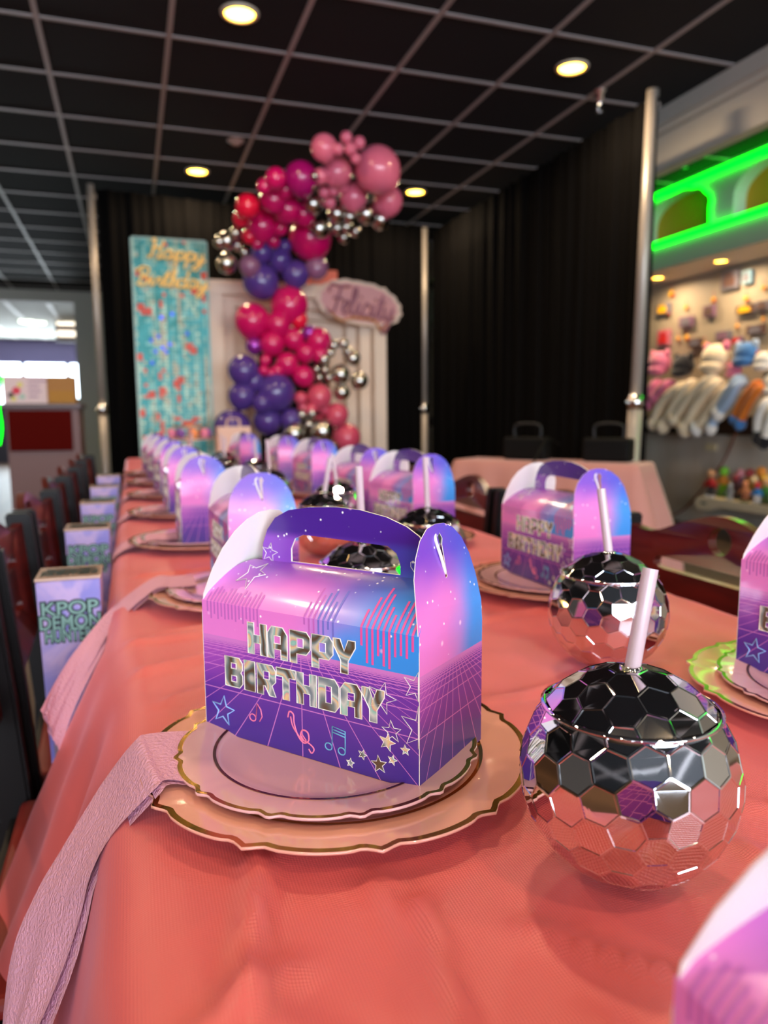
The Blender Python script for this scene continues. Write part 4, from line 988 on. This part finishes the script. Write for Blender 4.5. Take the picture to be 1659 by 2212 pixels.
for k, (u, l) in enumerate(((1215, 'black bag with arched handle, the left of two on the side table'), (1300, 'black bag with arched handle, the right of two nearest the white post'))):
    p = atz(u, 996, .743+.0); p = Vector((2.18+.30*k, 3.86-.36*k, .743)); t = empty('black_bag', p, SRZ); tag(t, l, 'bag', 'black bags on the side table')
    bm = bmesh.new(); bevelbox(bm, -.06, .06, -.13, .13, 0, .13, .02, seg=3); meshobj('body', bm, M_bag, t)
    bm = bmesh.new(); tube(bm, smoothpath([(0, -.08, .125), (0, -.07, .20), (0, .07, .20), (0, .08, .125)], 6), .007, 8); meshobj('handle', bm, mat('grey_handle', '1c1c1e', .5), t)
q = [aty(1210, 960, 3.8), aty(1185, 950, 3.72), aty(1165, 975, 3.62), aty(1150, 1010, 3.55), aty(1142, 1060, 3.48)]
bm = bmesh.new(); tube(bm, smoothpath(q, 8), .006, 8); tag(meshobj('black_cable', bm, M_bag), 'black cable running from the bags over the side table edge', 'cable')

# ------------------------------------------------------------------ toy wall on the right
def PW(u, v, x=XM): return atx(u, v, x)
fur = {'pink': mat('plush_pink', 'd9708f', .9, sheen=.5), 'rose': mat('plush_rose', 'b03a58', .9, sheen=.5), 'cream': mat('plush_cream', 'f2dcb8', .95, sheen=.5), 'white': mat('plush_white', 'f0ebe2', .95, sheen=.5), 'black': mat('plush_black', '15131a', .95, sheen=.3),
       'blue': mat('plush_blue', '3f78b8', .9, sheen=.4), 'pale': mat('plush_paleblue', 'a9bfd8', .9, sheen=.4), 'orange': mat('plush_orange', 'd9751f', .9, sheen=.4)}
def hat(u, v, r, ch, ca, cpaw, arms, label, ear=None):
    c = PW(u, v, 4.70); R = r*c.y/1609*1.22
    t_ = empty('plush_hat', c); tag(t_, label, 'plush hat', 'plush animal hats on the toy wall')
    bm = bmesh.new(); sphere(bm, (0, 0, 0), R, .75, 1.12, .95, seg=24); sphere(bm, (-R*.35, 0, -R*.55), R*.9, .6, 1.05, .5, seg=20); meshobj('hood', bm, fur[ch], t_, smooth=True)
    for s in (-1, 1):
        bm = bmesh.new(); sphere(bm, (0, s*R*.85, R*.72), R*.36, .6, .9, 1.1, seg=14); meshobj('ear', bm, fur[ear or ch], t_, smooth=True)
    for (pts, w_) in arms:
        P = [atx(a, b, 4.62)-c for a, b in pts]; P = smoothpath([Vector((0, P[0].y, P[0].z))]+P, 5); wr = 1.2*w_*c.y/1609
        bm = bmesh.new(); tube(bm, P, [wr*(.75+.25*min(1, k/len(P)*1.6)) for k in range(len(P))], 10); o = meshobj('scarf_arm', bm, fur[ca], t_, smooth=True)
        bm = bmesh.new(); sphere(bm, P[-1], wr*1.3, 1, 1.05, 1.2, seg=14); meshobj('paw', bm, fur[cpaw], o, smooth=True)
hat(1425, 785, 26, 'pink', 'pink', 'pink', [([(1415, 830), (1398, 870)], 11), ([(1440, 830), (1415, 858)], 10)], 'pink plush hat with long arms, nearest the white post')
hat(1476, 790, 25, 'black', 'cream', 'cream', [([(1470, 835), (1430, 870), (1412, 915)], 11), ([(1490, 830), (1465, 865), (1432, 920)], 12)], 'black and cream plush hat with long cream arms, second from the white post', 'black')
hat(1546, 775, 33, 'cream', 'cream', 'cream', [([(1530, 820), (1490, 860), (1458, 905)], 13), ([(1545, 830), (1510, 870), (1480, 925)], 14)], 'large cream plush hat with two long pale arms, in the middle of the row', 'pink')
hat(1585, 800, 18, 'pink', 'cream', 'white', [([(1570, 840), (1540, 880), (1505, 925)], 13)], 'small plush hat with pink hood tucked behind the large cream one')
hat(1612, 765, 28, 'blue', 'pale', 'white', [([(1590, 820), (1560, 870), (1535, 925)], 11), ([(1595, 830), (1575, 865), (1552, 892)], 13)], 'blue plush hat with pale arms, right of the large cream one', 'pale')
hat(1650, 780, 22, 'white', 'orange', 'blue', [([(1630, 830), (1600, 870), (1585, 905)], 9), ([(1640, 840), (1612, 880), (1598, 915)], 11)], 'white plush hat with orange arm and blue paws near the right photo edge', 'orange')
hat(1672, 830, 26, 'white', 'white', 'black', [([(1655, 870), (1640, 905), (1640, 945)], 13), ([(1672, 880), (1660, 920), (1652, 955)], 12)], 'white and black spotted plush arms cut by the right photo edge', 'black')
# spots on the arms of the last hat
# small hanging toys and cards
M_y = mat('toy_yellow', 'e0a818', .5); M_r = mat('toy_red', 'c22a2a', .5); M_gr = mat('toy_grey', '6c6770', .6); M_br = mat('toy_brown', '5a4038', .6); M_mv = mat('toy_mauve', '7c5a70', .6)
def card(u, v, w, h, m, m2, label, grp='picture cards on the toy wall'):
    a = PW(u, v, 4.86); s = a.y/1609
    t_ = empty('picture_card', a); tag(t_, label, 'card', grp)
    bm = bmesh.new(); bevelbox(bm, .0, .03, -w*s*1.5/2, w*s*1.5/2, -h*s/2, h*s/2, .003); meshobj('pack', bm, m, t_)
    bm = bmesh.new(); box(bm, -.006, -.0005, -w*s*.5, w*s*.5, -h*s*.35, h*s*.15); box(bm, -.006, -.0005, -w*s*.3, w*s*.4, h*s*.2, h*s*.38); meshobj('print', bm, m2, t_)
card(1430, 668, 34, 26, M_gr, M_y, 'dark grey toy pack high on the wall next to the white post')
card(1575, 605, 40, 46, M_gr, M_br, 'large grey toy pack highest on the toy wall under the soffit lights')
card(1612, 598, 20, 34, mat('toy_paleblue', '8fb8c8'), M_gr, 'pale blue card beside the highest grey toy pack')
card(1530, 672, 26, 30, M_mv, M_br, 'mauve toy pack in the middle of the upper toy wall')
card(1480, 695, 32, 26, M_mv, M_gr, 'dim mauve toy pack below the lone yellow charm')
card(1432, 730, 30, 40, mat('toy_pinkcard', 'b86a78'), M_r, 'pink and red card directly above the pink plush hat')
card(1608, 668, 40, 22, M_br, M_y, 'brown and yellow toy pack in the upper right of the toy wall')
card(1630, 712, 40, 26, M_br, M_gr, 'brown pack just above the blue plush hat')
card(1560, 725, 34, 24, M_gr, M_mv, 'grey pack above the large cream plush hat')
card(1645, 660, 30, 26, M_gr, M_br, 'grey pack cut by the right photo edge, upper toy wall')
card(1500, 740, 30, 22, M_br, M_gr, 'small brown pack above the black and cream plush hat')
card(1590, 735, 24, 18, M_mv, M_r, 'little mauve pack between the cream and blue plush hats')
wl = ['at the top left', 'left, on the dark grey pack', 'lone in the upper left', 'top middle', 'top right', 'above the black hat', 'above the cream hat left ear', 'middle right', 'left of the brown pack', 'far right below the lights', 'small, beside the first packs', 'near the right edge']
for k, (u, v, r_) in enumerate(((1450, 635, 9), (1443, 676, 8), (1482, 665, 6), (1541, 648, 8), (1612, 646, 8), (1483, 730, 8), (1522, 745, 8), (1592, 705, 6), (1494, 746, 7), (1648, 690, 6), (1650, 622, 7), (1465, 732, 6))):
    a = PW(u, v, 4.885); s = a.y/1609; t_ = empty('hanging_charm', a); tag(t_, 'small yellow smiley sized charm on the toy wall, ' + wl[k], 'charm', 'yellow charms on the toy wall')
    bm = bmesh.new(); sphere(bm, (0, 0, 0), r_*s, .5, 1, 1, seg=16); meshobj('head', bm, M_y, t_, smooth=True)
    bm = bmesh.new(); sphere(bm, (-.01, -r_*s*.9, -r_*s*.35), r_*s*.55, .5, 1, 1, seg=12); meshobj('bow', bm, M_r, t_, smooth=True)
    bm = bmesh.new(); tube(bm, [(0, 0, r_*s), (0, 0, r_*s+.05)], .002, 6); meshobj('cord', bm, M_r, t_)
# shelf with figurines
a = atx(1508, 1075, 4.45); ZSH = a.z
t = empty('wall_shelf', (4.6, a.y-1.2, ZSH)); tag(t, 'cream floating shelf with rounded end carrying small figurines', 'shelf')
bm = bmesh.new(); L = 1.2
ol = [(-2, -.05), (L-.22, -.05), (L-.17, -.085), (L-.03, -.085), (L, -.06), (L, -.015), (L-.03, .012), (-2, .012)]
plate(bm, [ol], lambda y, z, k: Vector((-.18 + k*.42, y, z)), mf=0); bmesh.ops.bevel(bm, geom=[e for e in bm.edges if len(e.link_faces) == 2 and e.calc_face_angle(0) > .5], offset=.006, segments=2, affect='EDGES'); meshobj('board', bm, mat('shelf_cream', 'd3c2a2', .45), t)
bm = bmesh.new(); bevelbox(bm, -.184, -.179, L-.13, L-.07, -.045, -.025, .002); meshobj('slot', bm, mat('slot_dark', '3c4038', .5), t)
def figurine(u, y_off, x, hgt, cs, label, wide=1.0):
    y = atx(u, 1063, x).y
    t_ = empty('figurine', (x, y, ZSH+.013)); tag(t_, label, 'figurine', 'small figurines on the cream shelf')
    mh, mb_, ml, ms = [mat('fig_'+c, c, .5) for c in cs]; k = hgt
    bm = bmesh.new(); sphere(bm, (0, 0, .84*k), .15*k, 1, 1, 1.05, seg=14); meshobj('head', bm, mh, t_, smooth=True)
    bm = bmesh.new(); sphere(bm, (0, 0, .55*k), .17*k*wide, .8, 1.1, 1.05, seg=14)
    for s in (-1, 1): tube(bm, [(0, s*.12*k*wide, .64*k), (-.02*k, s*.25*k*wide, .5*k), (-.05*k, s*.28*k*wide, .38*k)], .05*k, 8)
    meshobj('torso', bm, mb_, t_, smooth=True)
    bm = bmesh.new()
    for s in (-1, 1): tube(bm, [(0, s*.07*k, .45*k), (0, s*.12*k, .1*k)], .065*k, 8)
    meshobj('trousers', bm, ml, t_, smooth=True)
    for s in (-1, 1): bm = bmesh.new(); sphere(bm, (-.03*k, s*.13*k, .055*k), .075*k, 1.4, 1, .72, seg=10); meshobj('shoe', bm, ms, t_, smooth=True)
figs = [(1535, 4.46, .225, ('b5835c', 'b01c20', '2e2a2a', 'd8d2cc'), 'figurine in red shirt and black trousers, leftmost on the shelf'), (1562, 4.60, .25, ('76c02e', 'e0973f', '76c02e', '5d8a2c'), 'green and orange figurine just behind the grey one'),
        (1577, 4.45, .14, ('9a9a96', '8f8f90', 'a8a8a4', 'c0c0bc'), 'short grey figurine in the front of the shelf'), (1597, 4.62, .24, ('d08890', '7c5a78', '5a3a48', '3a3030'), 'pink headed figurine with mauve body in the back row'),
        (1610, 4.45, .17, ('d98a5c', 'd98a5c', 'b06a48', '4a6a38'), 'small orange brown figurine in the front row'), (1618, 4.66, .245, ('b84a50', 'c8a850', '6a5a3a', '4a3a2a'), 'yellow bodied figurine with red head in the back row'),
        (1636, 4.45, .17, ('c83038', '3a8ad0', 'e8e4de', 'c0b8b0'), 'blue and white figurine with a red cap, front row'), (1642, 4.64, .27, ('e89030', '5a48a0', '3c8ab0', '3a3a5a'), 'tall orange haired figurine in the back row'),
        (1655, 4.47, .20, ('d8a070', '4a8a3a', '2e5a2a', '302a20'), 'green clothed figurine near the right photo edge'), (1588, 4.55, .20, ('8a3038', '50303c', '4a3030', '2a2020'), 'dark red figurine in the middle of the shelf'),
        (1628, 4.56, .20, ('e8d0a0', 'a88a40', '8a6a30', '4a3a20'), 'pale headed tan figurine in the middle row'), (1650, 4.58, .22, ('e8b040', 'd8b060', 'a87830', '5a4a2a'), 'yellow figurine among the right group')]
for u, x, h, cs, l in figs: figurine(u, 0, x, h*1.0, cs, l)
a = atx(1534, 966, 4.86); bm = bmesh.new(); bevelbox(bm, 0, .02, -.06, .06, -.03, .03, .004); o = meshobj('price_sign', bm, mat('tag_cream', 'd6c9a0', .5)); o.location = a; tag(o, 'small blank cream tag fixed to the grey wall above the red figurine', 'tag')
bm = bmesh.new(); tube(bm, smoothpath([atx(1590, 935, 4.8), atx(1560, 1000, 4.8), atx(1510, 1065, 4.8), atx(1470, 1105, 4.8), atx(1430, 1120, 4.8)], 8), .008, 8); tag(meshobj('brown_cable', bm, mat('cable_brown', '7a3a20', .5)), 'thin brown cable drooping across the grey wall left of the shelf', 'cable')
